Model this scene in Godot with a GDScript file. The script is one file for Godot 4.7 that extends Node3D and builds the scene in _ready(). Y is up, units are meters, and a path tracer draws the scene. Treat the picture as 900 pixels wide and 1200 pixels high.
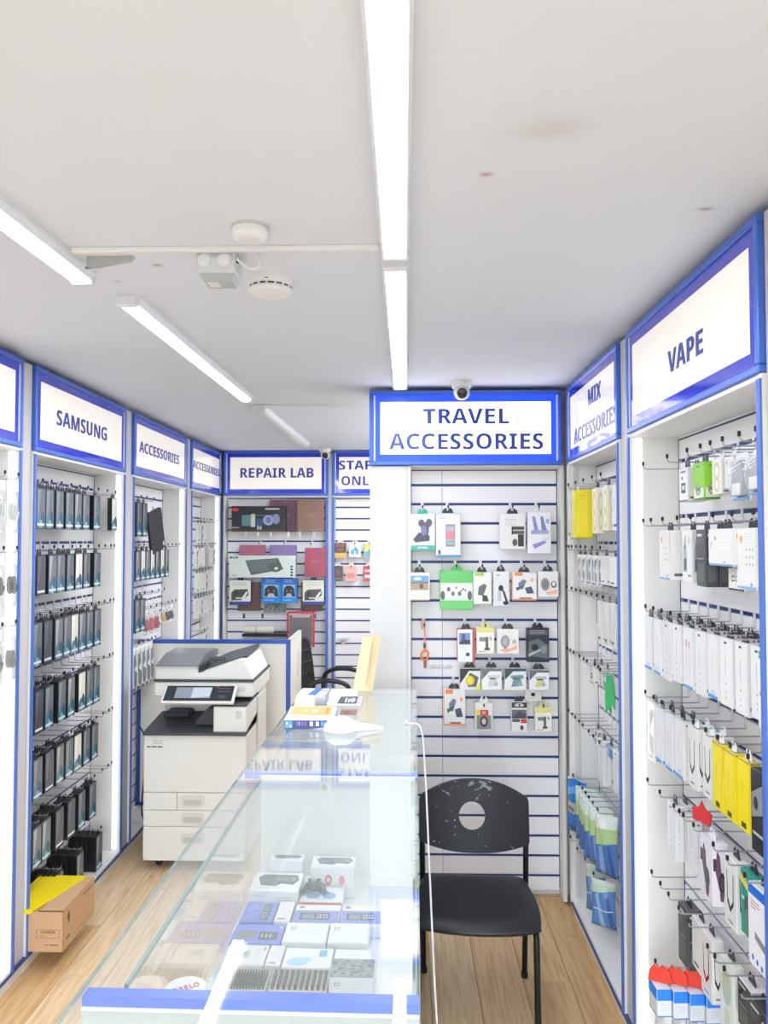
extends Node3D

# ------------------------------------------------------------------ state
var mats := {}
var used := {}
var rng := RandomNumberGenerator.new()
var atlas: Image
var art_cell := {}
var print_mat: StandardMaterial3D
var gloss_mat: StandardMaterial3D
var mesh_cache := {}
var clip_arm := {}
const PITCH := 0.0984
const ORD := ["first", "second", "third", "fourth", "fifth", "sixth", "seventh", "eighth", "ninth", "tenth", "eleventh", "twelfth", "thirteenth", "fourteenth"]

# ------------------------------------------------------------------ naming helpers
func numbered(called: String) -> String:
	var n: int = used.get(called, 0)
	used[called] = n + 1
	return called if n == 0 else "%s_%03d" % [called, n]

func tag(o: Node, label := "", category := "", group := "", kind := ""):
	if label: o.set_meta("label", label)
	if category: o.set_meta("category", category)
	if group: o.set_meta("group", group)
	if kind: o.set_meta("kind", kind)
	return o

func thing(called: String, label: String, category: String, at := Vector3.ZERO, turn := 0.0, group := "") -> Node3D:
	var o := Node3D.new()
	o.name = numbered(called)
	add_child(o)
	o.position = at
	o.rotation.y = turn
	tag(o, label, category, group)
	return o

func part(called: String, mesh: Mesh, m: Material, parent: Node = null, at := Vector3.ZERO, rot := Vector3.ZERO) -> MeshInstance3D:
	var o := MeshInstance3D.new()
	o.mesh = mesh
	o.material_override = m
	o.position = at
	o.rotation = rot
	o.cast_shadow = GeometryInstance3D.SHADOW_CASTING_SETTING_ON
	if parent == null:
		o.name = numbered(called)
		add_child(o)
	else:
		o.name = called
		parent.add_child(o, true)
	return o

func hub(called: String, parent: Node, at := Vector3.ZERO) -> Node3D:
	var o := Node3D.new()
	o.name = called
	parent.add_child(o, true)
	o.position = at
	return o

func struct(called: String, mesh: Mesh, m: Material, label: String, category: String, at := Vector3.ZERO) -> MeshInstance3D:
	var o := part(called, mesh, m, null, at)
	tag(o, label, category, "", "structure")
	return o

func fit(o: Node3D, target: Node3D):
	return o

# ------------------------------------------------------------------ materials
func mat(hex: String, rough := 0.5, metal := 0.0, coat := 0.0) -> StandardMaterial3D:
	var key := "%s_%s_%s_%s" % [hex, rough, metal, coat]
	if mats.has(key): return mats[key]
	var m := StandardMaterial3D.new()
	m.albedo_color = Color(hex)
	m.roughness = rough
	m.metallic = metal
	if coat > 0.0:
		m.clearcoat_enabled = true
		m.clearcoat = coat
		m.clearcoat_roughness = 0.04
	mats[key] = m
	return m

func glass(hex: String, alpha: float, rough := 0.0) -> StandardMaterial3D:
	var key := "glass_%s_%s_%s" % [hex, alpha, rough]
	if mats.has(key): return mats[key]
	var m := StandardMaterial3D.new()
	m.albedo_color = Color(hex)
	m.albedo_color.a = alpha
	m.transparency = BaseMaterial3D.TRANSPARENCY_ALPHA
	m.roughness = rough
	mats[key] = m
	return m

func glow(hex: String, energy: float, base := "f4f6fa") -> StandardMaterial3D:
	var key := "glow_%s_%s" % [hex, energy]
	if mats.has(key): return mats[key]
	var m := StandardMaterial3D.new()
	m.albedo_color = Color(base)
	m.roughness = 0.4
	m.emission_enabled = true
	m.emission = Color(hex)
	m.emission_energy_multiplier = energy
	mats[key] = m
	return m

func noise_tex(freq: float, ramp: Array, seed_: int, w := 512, h := 512, kind := FastNoiseLite.TYPE_SIMPLEX_SMOOTH, octaves := 4) -> NoiseTexture2D:
	var n := FastNoiseLite.new()
	n.seed = seed_
	n.noise_type = kind
	n.frequency = freq
	n.fractal_octaves = octaves
	var t := NoiseTexture2D.new()
	t.width = w
	t.height = h
	t.seamless = true
	t.noise = n
	if ramp.size():
		var g := Gradient.new()
		var cols := PackedColorArray()
		var offs := PackedFloat32Array()
		for r in ramp:
			offs.append(r[0])
			cols.append(Color(r[1]))
		g.offsets = offs
		g.colors = cols
		t.color_ramp = g
	return t

# ------------------------------------------------------------------ mesh building
func mb() -> SurfaceTool:
	var st := SurfaceTool.new()
	st.begin(Mesh.PRIMITIVE_TRIANGLES)
	return st

func tri(st: SurfaceTool, a: Vector3, b: Vector3, c: Vector3, na: Vector3, nb: Vector3, nc: Vector3, ua := Vector2.ZERO, ub := Vector2.ZERO, uc := Vector2.ZERO):
	var v := [a, b, c]
	var n := [na, nb, nc]
	var u := [ua, ub, uc]
	var order := [0, 1, 2]
	if (c - a).cross(b - a).dot(na + nb + nc) < 0.0: order = [0, 2, 1]
	for i in order:
		st.set_normal(n[i])
		st.set_uv(u[i])
		st.add_vertex(v[i])

func quad(st: SurfaceTool, a: Vector3, b: Vector3, c: Vector3, d: Vector3, n: Vector3, uv := Rect2(0, 0, 1, 1)):
	# a lower left, b lower right, c upper right, d upper left
	var u0 := Vector2(uv.position.x, uv.end.y)
	var u1 := uv.end
	var u2 := Vector2(uv.end.x, uv.position.y)
	var u3 := uv.position
	tri(st, a, b, c, n, n, n, u0, u1, u2)
	tri(st, a, c, d, n, n, n, u0, u2, u3)

func flat(st: SurfaceTool, pts: Array, inside: Vector3):
	# a flat convex polygon whose normal points away from «inside»
	var n: Vector3 = (pts[1] - pts[0]).cross(pts[2] - pts[0]).normalized()
	if n.dot(pts[0] - inside) < 0.0: n = -n
	for i in range(1, pts.size() - 1):
		tri(st, pts[0], pts[i], pts[i + 1], n, n, n, Vector2(pts[0].x, pts[0].y), Vector2(pts[i].x, pts[i].y), Vector2(pts[i + 1].x, pts[i + 1].y))

func add_box(st: SurfaceTool, c: Vector3, s: Vector3, b := 0.0):
	var h := s * 0.5
	b = minf(b, minf(h.x, minf(h.y, h.z)) * 0.9)
	if b <= 0.0:
		for ax in 3:
			for sg in [-1.0, 1.0]:
				var p := []
				for k in [[-1, -1], [1, -1], [1, 1], [-1, 1]]:
					var v := Vector3.ZERO
					v[ax] = sg * h[ax]
					v[(ax + 1) % 3] = k[0] * h[(ax + 1) % 3]
					v[(ax + 2) % 3] = k[1] * h[(ax + 2) % 3]
					p.append(c + v)
				flat(st, p, c)
		return
	for ax in 3:
		var i := (ax + 1) % 3
		var j := (ax + 2) % 3
		for sg in [-1.0, 1.0]:
			var p := []
			for k in [[-1, -1], [1, -1], [1, 1], [-1, 1]]:
				var v := Vector3.ZERO
				v[ax] = sg * h[ax]
				v[i] = k[0] * (h[i] - b)
				v[j] = k[1] * (h[j] - b)
				p.append(c + v)
			flat(st, p, c)
			for sg2 in [-1.0, 1.0]:
				var q := []
				for e in [[-1.0, 0], [1.0, 0], [1.0, 1], [-1.0, 1]]:
					var v := Vector3.ZERO
					v[j] = e[0] * (h[j] - b)
					v[ax] = sg * (h[ax] if e[1] == 0 else h[ax] - b)
					v[i] = sg2 * (h[i] - b if e[1] == 0 else h[i])
					q.append(c + v)
				flat(st, q, c)
	for x in [-1.0, 1.0]:
		for y in [-1.0, 1.0]:
			for z in [-1.0, 1.0]:
				flat(st, [c + Vector3(x * h.x, y * (h.y - b), z * (h.z - b)), c + Vector3(x * (h.x - b), y * h.y, z * (h.z - b)), c + Vector3(x * (h.x - b), y * (h.y - b), z * h.z)], c)

func box(s: Vector3, b := 0.0, c := Vector3.ZERO) -> ArrayMesh:
	var key := "box_%s_%s_%s" % [s, b, c]
	if mesh_cache.has(key): return mesh_cache[key]
	var st := mb()
	add_box(st, c, s, b)
	var m := st.commit()
	mesh_cache[key] = m
	return m

func span(a: Vector3, b: Vector3, bev := 0.0) -> ArrayMesh:
	return box((b - a).abs(), bev, (a + b) * 0.5)

func add_tube(st: SurfaceTool, path: Array, r: float, segs := 8, caps := true, radii: Array = []):
	var rings := []
	var norms := []
	var up := Vector3.UP
	for i in path.size():
		var t: Vector3 = (path[mini(i + 1, path.size() - 1)] - path[maxi(i - 1, 0)]).normalized()
		if absf(t.dot(up)) > 0.95: up = Vector3.RIGHT if absf(t.x) < 0.9 else Vector3.FORWARD
		var s := t.cross(up).normalized()
		var u := s.cross(t).normalized()
		up = u
		var ring := []
		var nn := []
		var rr: float = r if radii.is_empty() else radii[i]
		for k in segs:
			var a := TAU * k / segs
			var d := s * cos(a) + u * sin(a)
			ring.append(path[i] + d * rr)
			nn.append(d)
		rings.append(ring)
		norms.append(nn)
	for i in path.size() - 1:
		for k in segs:
			var l := (k + 1) % segs
			tri(st, rings[i][k], rings[i + 1][k], rings[i + 1][l], norms[i][k], norms[i + 1][k], norms[i + 1][l])
			tri(st, rings[i][k], rings[i + 1][l], rings[i][l], norms[i][k], norms[i + 1][l], norms[i][l])
	if caps:
		flat(st, rings[0], path[1])
		flat(st, rings[-1], path[-2])

func tube(path: Array, r: float, segs := 8, radii: Array = []) -> ArrayMesh:
	var st := mb()
	add_tube(st, path, r, segs, true, radii)
	return st.commit()

func curve(points: Array, n := 24) -> Array:
	# a smooth line through points (Catmull-Rom)
	var out := []
	for i in n + 1:
		var f := float(i) / n * (points.size() - 1)
		var k := mini(int(f), points.size() - 2)
		var t := f - k
		var p0: Vector3 = points[maxi(k - 1, 0)]
		var p3: Vector3 = points[mini(k + 2, points.size() - 1)]
		out.append((points[k] as Vector3).cubic_interpolate(points[k + 1], p0, p3, t))
	return out

func add_lathe(st: SurfaceTool, prof: Array, segs := 20, at := Vector3.ZERO):
	# prof: Vector2(radius, height) from bottom to top, flat facets along the profile, smooth around
	for i in prof.size() - 1:
		var d: Vector2 = prof[i + 1] - prof[i]
		if d.length() < 1e-6: continue
		var n2 := Vector2(d.y, -d.x).normalized()
		for k in segs:
			var a := TAU * k / segs
			var b := TAU * (k + 1) / segs
			var da := Vector3(cos(a), 0, sin(a))
			var db := Vector3(cos(b), 0, sin(b))
			var na := da * n2.x + Vector3.UP * n2.y
			var nb := db * n2.x + Vector3.UP * n2.y
			var p0: Vector3 = at + da * prof[i].x + Vector3.UP * prof[i].y
			var p1: Vector3 = at + db * prof[i].x + Vector3.UP * prof[i].y
			var p2: Vector3 = at + db * prof[i + 1].x + Vector3.UP * prof[i + 1].y
			var p3: Vector3 = at + da * prof[i + 1].x + Vector3.UP * prof[i + 1].y
			if prof[i].x > 1e-6: tri(st, p0, p1, p2, na, nb, nb)
			if prof[i + 1].x > 1e-6: tri(st, p0, p2, p3, na, nb, na)

func lathe(prof: Array, segs := 20) -> ArrayMesh:
	var st := mb()
	add_lathe(st, prof, segs)
	return st.commit()

func add_prism(st: SurfaceTool, poly: PackedVector2Array, z0: float, z1: float):
	var idx := Geometry2D.triangulate_polygon(poly)
	for i in range(0, idx.size(), 3):
		for s in [[z0, Vector3(0, 0, -1)], [z1, Vector3(0, 0, 1)]]:
			var z: float = s[0]
			var p := poly[idx[i]]
			var q := poly[idx[i + 1]]
			var r := poly[idx[i + 2]]
			tri(st, Vector3(p.x, p.y, z), Vector3(q.x, q.y, z), Vector3(r.x, r.y, z), s[1], s[1], s[1], p, q, r)
	var ccw := not Geometry2D.is_polygon_clockwise(poly)
	for i in poly.size():
		var a := poly[i]
		var b := poly[(i + 1) % poly.size()]
		var d := b - a
		var n := Vector3(d.y, -d.x, 0).normalized() * (1.0 if ccw else -1.0)
		quad(st, Vector3(a.x, a.y, z0), Vector3(b.x, b.y, z0), Vector3(b.x, b.y, z1), Vector3(a.x, a.y, z1), n)

func prism(pts: Array, z0: float, z1: float) -> ArrayMesh:
	var st := mb()
	add_prism(st, PackedVector2Array(pts), z0, z1)
	return st.commit()

func rounded(w: float, h: float, r: float, n := 5, c := Vector2.ZERO) -> Array:
	var out := []
	for q in [[1, 1, 0.0], [-1, 1, 0.25], [-1, -1, 0.5], [1, -1, 0.75]]:
		for i in n + 1:
			var a: float = TAU * (q[2] + 0.25 * i / n)
			out.append(c + Vector2(q[0] * (w * 0.5 - r) + cos(a) * r, q[1] * (h * 0.5 - r) + sin(a) * r))
	return out

func grid(f: Callable, nu: int, nv: int, uv := Rect2(0, 0, 1, 1), st: SurfaceTool = null) -> SurfaceTool:
	# a smooth sheet p = f(u, v) with u, v in 0..1; normals from differences
	if st == null: st = mb()
	var p := []
	var nn := []
	for j in nv + 1:
		for i in nu + 1:
			var u := float(i) / nu
			var v := float(j) / nv
			p.append(f.call(u, v))
			var e := 0.004
			var du: Vector3 = f.call(minf(u + e, 1.0), v) - f.call(maxf(u - e, 0.0), v)
			var dv: Vector3 = f.call(u, minf(v + e, 1.0)) - f.call(u, maxf(v - e, 0.0))
			var n := du.cross(dv)
			nn.append(n.normalized() if n.length() > 1e-12 else Vector3.UP)
	for j in nv:
		for i in nu:
			var a := j * (nu + 1) + i
			var b := a + 1
			var c := b + nu + 1
			var d := a + nu + 1
			var ua := uv.position + uv.size * Vector2(float(i) / nu, 1.0 - float(j) / nv)
			var ub := uv.position + uv.size * Vector2(float(i + 1) / nu, 1.0 - float(j) / nv)
			var uc := uv.position + uv.size * Vector2(float(i + 1) / nu, 1.0 - float(j + 1) / nv)
			var ud := uv.position + uv.size * Vector2(float(i) / nu, 1.0 - float(j + 1) / nv)
			tri(st, p[a], p[b], p[c], nn[a], nn[b], nn[c], ua, ub, uc)
			tri(st, p[a], p[c], p[d], nn[a], nn[c], nn[d], ua, uc, ud)
	return st

func lettering(text: String, width: float, height: float, depth := 0.002) -> ArrayMesh:
	# raised letters scaled to the width and cap height asked for, centred on the origin, facing +z
	var tm := TextMesh.new()
	var f := SystemFont.new()
	f.font_names = PackedStringArray(["Droid Sans"])
	f.font_weight = 700
	tm.font = f
	tm.text = text
	tm.font_size = 64
	tm.pixel_size = 0.01
	tm.depth = 0.1
	tm.curve_step = 0.6
	var bb := tm.get_aabb()
	var src := tm.surface_get_arrays(0)
	var v: PackedVector3Array = src[Mesh.ARRAY_VERTEX]
	var sc := Vector3(width / bb.size.x, height / bb.size.y, depth / maxf(bb.size.z, 1e-6))
	for i in v.size(): v[i] = (v[i] - bb.get_center()) * sc
	src[Mesh.ARRAY_VERTEX] = v
	var am := ArrayMesh.new()
	am.add_surface_from_arrays(Mesh.PRIMITIVE_TRIANGLES, src)
	return am

# ------------------------------------------------------------------ printed artwork (flat print on packaging)
func R(c: Rect2i, x: float, y: float, w: float, h: float, col: String):
	var k := c.size.x
	atlas.fill_rect(Rect2i(c.position + Vector2i(int(x * k), int(y * k)), Vector2i(maxi(1, int(w * k)), maxi(1, int(h * k)))).intersection(c), Color(col))

func El(c: Rect2i, cx: float, cy: float, rx: float, ry: float, col: String):
	var k := float(c.size.x)
	for j in range(int((cy - ry) * k), int((cy + ry) * k) + 1):
		var t := (j / k - cy) / ry
		if absf(t) >= 1.0: continue
		var hw := rx * sqrt(1.0 - t * t)
		R(c, cx - hw, j / k, hw * 2.0, 1.2 / k, col)

func Po(c: Rect2i, pts: Array, col: String):
	var k := float(c.size.x)
	var y0 := 9.0
	var y1 := -9.0
	for p in pts:
		y0 = minf(y0, p[1])
		y1 = maxf(y1, p[1])
	for j in range(int(y0 * k), int(y1 * k) + 1):
		var y := (j + 0.5) / k
		var xs := []
		for i in pts.size():
			var a = pts[i]
			var b = pts[(i + 1) % pts.size()]
			if (a[1] <= y) != (b[1] <= y): xs.append(a[0] + (y - a[1]) / (b[1] - a[1]) * (b[0] - a[0]))
		xs.sort()
		for i in range(0, xs.size() - 1, 2): R(c, xs[i], j / k, xs[i + 1] - xs[i], 1.2 / k, col)

func Li(c: Rect2i, x: float, y: float, w: float, n: int, gap: float, col: String, th := 0.012):
	# lines of small unreadable print
	for i in n: R(c, x, y + i * gap, w * (1.0 if i % 3 < 2 else 0.6), th, col)

func cell(style: String) -> Rect2:
	if not art_cell.has(style):
		var n := art_cell.size()
		var c := Rect2i((n % 16) * 128, (n / 16) * 128, 128, 128)
		paint(style, c)
		art_cell[style] = Rect2((c.position.x + 1.5) / 2048.0, (c.position.y + 1.5) / 2048.0, 125.0 / 2048.0, 125.0 / 2048.0)
	return art_cell[style]

func paint(style: String, c: Rect2i):
	var W := "e9e8e5"
	match style:
		"case_blue", "case_grey", "case_pale", "case_dark":
			var bg: String = {"case_blue": "565e64", "case_grey": "585d60", "case_pale": "c9ccbf", "case_dark": "3a3f46"}[style]
			R(c, 0, 0, 1, 1, bg)
			R(c, 0.06, 0.04, 0.88, 0.9, {"case_blue": "666f74", "case_grey": "737a7b", "case_pale": "dedfd2", "case_dark": "4a5058"}[style])
			Po(c, [[0.12, 0.05], [0.5, 0.05], [0.3, 0.6], [0.12, 0.75]], {"case_blue": "868f93", "case_grey": "a6acab", "case_pale": "ecece2", "case_dark": "5d636b"}[style])
			if style != "case_dark":
				El(c, 0.35, 0.85, 0.3, 0.2, "54808f")
				El(c, 0.68, 0.82, 0.25, 0.26, "335a70")
				El(c, 0.5, 0.9, 0.2, 0.12, "7aa5b0")
			R(c, 0.1, 0.88, 0.8, 0.06, "d5dde0")
			R(c, 0, 0, 0.05, 1, "2a2d33")
			R(c, 0.95, 0, 0.05, 1, "2f3238")
		"mount_teal":
			R(c, 0, 0, 1, 1, W); R(c, 0, 0.86, 1, 0.14, "2fb59c"); R(c, 0.3, 0.9, 0.4, 0.04, "d8f0ea")
			El(c, 0.45, 0.25, 0.13, 0.1, "4b4a5e"); El(c, 0.76, 0.24, 0.13, 0.11, "5d4f55"); Po(c, [[0.4, 0.25], [0.8, 0.22], [0.72, 0.65], [0.45, 0.62]], "4f5168")
			Po(c, [[0.1, 0.7], [0.35, 0.5], [0.8, 0.6], [0.78, 0.74], [0.2, 0.78]], "3d3f50"); El(c, 0.55, 0.45, 0.12, 0.14, "7277a0")
		"phone_box":
			R(c, 0, 0, 1, 1, W); R(c, 0, 0, 1, 0.03, "5f9fe0"); R(c, 0, 0.95, 1, 0.05, "4f93d8"); R(c, 0.4, 0.26, 0.38, 0.5, "8a93a0"); R(c, 0.43, 0.3, 0.32, 0.42, "b9bcc8")
			R(c, 0.43, 0.42, 0.32, 0.18, "e58a9a"); R(c, 0.46, 0.62, 0.26, 0.06, "8fb3a5"); R(c, 0.1, 0.84, 0.1, 0.1, "4a5a70"); Li(c, 0.12, 0.08, 0.3, 2, 0.04, "7ca7d8")
		"bands_black":
			R(c, 0, 0, 1, 1, W); R(c, 0.45, 0.36, 0.5, 0.1, "4a4a44"); R(c, 0.45, 0.48, 0.5, 0.1, "5a5a52"); R(c, 0.7, 0.58, 0.24, 0.34, "3a3b38"); El(c, 0.58, 0.8, 0.1, 0.1, "55554f")
			Li(c, 0.2, 0.16, 0.45, 4, 0.05, "9aa0a0"); R(c, 0.45, 0.37, 0.06, 0.22, "3a3a36")
		"stands_purple":
			R(c, 0, 0, 1, 1, "eeeef3"); Po(c, [[0.2, 0.12], [0.32, 0.1], [0.5, 0.5], [0.3, 0.5]], "8f95c4"); Po(c, [[0.55, 0.12], [0.66, 0.1], [0.85, 0.48], [0.62, 0.52]], "7f88b8")
			R(c, 0.15, 0.44, 0.75, 0.1, "a3a8d4"); Po(c, [[0.2, 0.78], [0.75, 0.68], [0.8, 0.74], [0.3, 0.88]], "9a8fd0"); Li(c, 0.62, 0.62, 0.3, 3, 0.04, "a9adc9"); El(c, 0.86, 0.22, 0.08, 0.06, "8fb4d8")
		"photo_beach":
			R(c, 0, 0, 1, 1, W); R(c, 0.05, 0.12, 0.9, 0.26, "6aa3d6"); El(c, 0.4, 0.22, 0.2, 0.06, "dfe9f2"); R(c, 0.05, 0.36, 0.9, 0.28, "b29a7c"); R(c, 0.05, 0.34, 0.9, 0.06, "7a6a58")
			R(c, 0.5, 0.42, 0.18, 0.16, "5a4a3e"); R(c, 0, 0, 1, 0.02, "e88f6a"); R(c, 0, 0.97, 1, 0.03, "e88f6a"); Li(c, 0.1, 0.7, 0.6, 3, 0.06, "c9a38c")
		"controller_green":
			R(c, 0, 0, 1, 1, "dfe6de"); R(c, 0, 0, 1, 0.32, "63c767"); R(c, 0, 0.76, 1, 0.24, "6ccf70"); Po(c, [[0.1, 0.45], [0.3, 0.36], [0.7, 0.36], [0.9, 0.45], [0.97, 0.72], [0.85, 0.74], [0.7, 0.64], [0.3, 0.64], [0.15, 0.74], [0.03, 0.72]], "f6f6f4")
			El(c, 0.09, 0.63, 0.07, 0.12, "5a6062"); El(c, 0.91, 0.63, 0.07, 0.12, "5a6062"); El(c, 0.27, 0.47, 0.06, 0.06, "6a7072"); El(c, 0.6, 0.58, 0.06, 0.06, "6a7072"); El(c, 0.4, 0.58, 0.06, 0.06, "7a8082")
			El(c, 0.72, 0.46, 0.03, 0.03, "7a5a5a"); El(c, 0.78, 0.5, 0.03, 0.03, "5a6a7a"); El(c, 0.66, 0.5, 0.03, 0.03, "5a7a5a"); Li(c, 0.2, 0.06, 0.5, 2, 0.08, "8fdc92"); El(c, 0.5, 0.43, 0.04, 0.04, "9aa09e")
		"mount_green":
			R(c, 0, 0, 1, 1, "f1f1e9"); R(c, 0.1, 0, 0.5, 0.12, "9fd455"); Po(c, [[0.3, 0.45], [0.6, 0.35], [0.75, 0.42], [0.55, 0.72], [0.25, 0.7]], "6a6f70"); Po(c, [[0.5, 0.7], [0.75, 0.72], [0.85, 0.9], [0.5, 0.9]], "4a4f52"); R(c, 0, 0.97, 1, 0.03, "b9d884")
		"mount_mic":
			R(c, 0, 0, 1, 1, "e9ebe9"); El(c, 0.48, 0.48, 0.16, 0.09, "30363c"); Po(c, [[0.55, 0.5], [0.72, 0.58], [0.9, 0.85], [0.78, 0.88], [0.6, 0.62]], "3a4046"); El(c, 0.78, 0.9, 0.18, 0.06, "30363c"); R(c, 0.2, 0.1, 0.2, 0.03, "666c70"); R(c, 0.28, 0.55, 0.22, 0.3, "c7cbc9")
		"mount_orange", "mount_orange_tall":
			R(c, 0, 0, 1, 1, W); R(c, 0.1, 0.0, 0.34, 0.13, "f08a4c"); R(c, 0, 0, 0.04, 1, "f0a47c"); R(c, 0, 0.95, 1, 0.05, "ee8a58"); Po(c, [[0.25, 0.4], [0.45, 0.25], [0.6, 0.3], [0.45, 0.6], [0.3, 0.6]], "6c7b90")
			Po(c, [[0.15, 0.55], [0.5, 0.45], [0.48, 0.52], [0.2, 0.66]], "4c566a"); Po(c, [[0.52, 0.55], [0.8, 0.5], [0.9, 0.75], [0.6, 0.76]], "454f62"); El(c, 0.82, 0.27, 0.07, 0.06, "f2a37a"); R(c, 0.3, 0.9, 0.5, 0.04, "8a4a34")
		"disc_orange":
			R(c, 0, 0, 1, 1, W); El(c, 0.36, 0.5, 0.22, 0.25, "8e8f90"); El(c, 0.36, 0.5, 0.14, 0.16, "77787a"); Po(c, [[0.35, 0.82], [0.95, 0.7], [0.95, 0.86], [0.5, 0.92]], "f4b69a"); El(c, 0.78, 0.5, 0.14, 0.14, "5c5c5c"); El(c, 0.78, 0.48, 0.08, 0.09, W)
		"photo_red":
			R(c, 0, 0, 1, 1, "eef0f2"); R(c, 0.1, 0.12, 0.65, 0.3, "7f97c8"); Po(c, [[0.1, 0.42], [0.3, 0.3], [0.75, 0.34], [0.75, 0.46], [0.1, 0.46]], "3d4658"); R(c, 0.25, 0.16, 0.2, 0.2, "4b5a86"); R(c, 0.86, 0, 0.14, 1, "d05a5a"); El(c, 0.6, 0.76, 0.12, 0.06, "4a4f58"); Li(c, 0.1, 0.56, 0.4, 2, 0.05, "aab")
		"yellow_tool":
			R(c, 0, 0, 1, 1, "f4f3e6"); R(c, 0, 0, 1, 0.2, "e8e08a"); R(c, 0.15, 0.38, 0.42, 0.16, "8a8d86"); R(c, 0.5, 0.36, 0.16, 0.5, "6a6d6c"); R(c, 0.44, 0.78, 0.3, 0.1, "555856"); El(c, 0.8, 0.42, 0.08, 0.08, "b9b9a6"); R(c, 0.1, 0.9, 0.4, 0.04, "a9a98a")
		"disc_swirl":
			R(c, 0, 0, 1, 1, W); El(c, 0.38, 0.5, 0.21, 0.26, "9a9a9c"); El(c, 0.38, 0.5, 0.11, 0.14, "b4b4b6"); R(c, 0.33, 0.7, 0.1, 0.14, "7a7a7c"); Po(c, [[0.1, 0.84], [0.6, 0.78], [0.95, 0.62], [0.9, 0.82], [0.4, 0.96]], "f2a888"); El(c, 0.8, 0.5, 0.1, 0.1, "c9b0a4")
		"dark_photo":
			R(c, 0, 0, 1, 1, "3c4048"); R(c, 0.05, 0.05, 0.9, 0.16, "5a5f68"); Li(c, 0.12, 0.07, 0.7, 2, 0.06, "9aa0a8", 0.03); Po(c, [[0.05, 0.4], [0.5, 0.3], [0.95, 0.5], [0.95, 0.9], [0.05, 0.8]], "6a7078"); El(c, 0.35, 0.56, 0.16, 0.1, "2c3038"); El(c, 0.75, 0.62, 0.14, 0.12, "8b9098"); Po(c, [[0.05, 0.75], [0.6, 0.6], [0.62, 0.66], [0.05, 0.84]], "b4b8bc")
		"yellow_dial":
			R(c, 0, 0, 1, 1, "e9eae6"); Po(c, [[0, 0], [1, 0], [1, 0.12], [0.45, 0.12], [0, 0.75]], "34393f"); Po(c, [[0.3, 0.55], [0.5, 0.2], [0.92, 0.4], [0.8, 0.85], [0.4, 0.85]], "62666c"); El(c, 0.5, 0.55, 0.22, 0.22, "e8d62c"); El(c, 0.5, 0.55, 0.12, 0.12, "f3e552"); Po(c, [[0.7, 1], [1, 0.6], [1, 1]], "e6dc3a")
		"grey_kit", "teal_kit", "yellow_kit":
			R(c, 0, 0, 1, 1, "eceeea"); Po(c, [[0, 0], [1, 0], [1, 0.14], [0.4, 0.14], [0, 0.55]], {"grey_kit": "6b7278", "teal_kit": "3d5a60", "yellow_kit": "6b7278"}[style])
			Po(c, [[0.25, 0.34], [0.85, 0.3], [0.9, 0.45], [0.75, 0.5], [0.85, 0.8], [0.3, 0.85], [0.4, 0.55]], {"grey_kit": "cfd3d1", "teal_kit": "7b99a4", "yellow_kit": "c5c9c0"}[style]); R(c, 0.4, 0.44, 0.3, 0.08, "5f6668")
			if style == "yellow_kit": El(c, 0.5, 0.7, 0.16, 0.1, "e2d25a")
			El(c, 0.72, 0.72, 0.1, 0.08, "aab0ae")
		"red_ring":
			R(c, 0, 0, 1, 1, "e4e2d8"); R(c, 0.05, 0.25, 0.3, 0.2, "e8d85a"); R(c, 0.3, 0.25, 0.45, 0.3, "c8404a"); R(c, 0.1, 0.45, 0.8, 0.5, "8e8f8e"); El(c, 0.5, 0.66, 0.22, 0.2, "5a3a40"); El(c, 0.5, 0.66, 0.12, 0.11, "d8c8c4"); R(c, 0.4, 0.3, 0.2, 0.1, "e8a0a0")
		"dark_red":
			R(c, 0, 0, 1, 1, "e9e8e4"); R(c, 0, 0, 1, 0.2, "3c3e42"); El(c, 0.5, 0.1, 0.3, 0.06, "cfd2d2"); R(c, 0.02, 0.26, 0.96, 0.3, "6a7078"); Po(c, [[0.05, 0.5], [0.5, 0.3], [0.95, 0.4], [0.95, 0.56], [0.05, 0.56]], "4a4e56"); R(c, 0.6, 0.58, 0.4, 0.14, "c8454c"); El(c, 0.66, 0.86, 0.12, 0.08, "55585c"); R(c, 0.05, 0.58, 0.5, 0.1, "50545a")
		"card_plain":
			R(c, 0, 0, 1, 1, "ecebe4"); El(c, 0.5, 0.45, 0.14, 0.16, "3a3c40"); R(c, 0.1, 0.75, 0.6, 0.06, "c9c8c0")
		"headset_box":
			R(c, 0, 0, 1, 1, "2c2b32"); El(c, 0.08, 0.14, 0.07, 0.07, "d8434a"); R(c, 0.2, 0.36, 0.24, 0.42, "5f8a8c"); R(c, 0.36, 0.32, 0.08, 0.5, "c9cdb9"); R(c, 0.46, 0.5, 0.12, 0.3, "2f5a86"); El(c, 0.68, 0.55, 0.1, 0.2, "9a9fc0"); El(c, 0.82, 0.5, 0.07, 0.2, "8a8fae"); El(c, 0.68, 0.55, 0.05, 0.12, "6c7194")
			Li(c, 0.62, 0.1, 0.26, 1, 0.05, "d8d8d8", 0.05); R(c, 0.02, 0.82, 0.14, 0.06, "9a9a94"); R(c, 0, 0.96, 1, 0.04, "7a5a3c"); R(c, 0.48, 0.76, 0.03, 0.16, "d9d9d9"); R(c, 0.52, 0.8, 0.04, 0.12, "c9c9c9"); R(c, 0.2, 0.36, 0.6, 0.02, "6fc0a0")
		"folder_purple", "folder_brown", "folder_red", "folder_pink", "folder_lilac", "folder_tan":
			R(c, 0, 0, 1, 1, {"folder_purple": "774a5e", "folder_brown": "8a6656", "folder_red": "a44358", "folder_pink": "b26880", "folder_lilac": "917cb4", "folder_tan": "7e5f55"}[style])
			Li(c, 0.32, 0.46, 0.34, 2, 0.05, "cdb0a8", 0.015)
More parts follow.
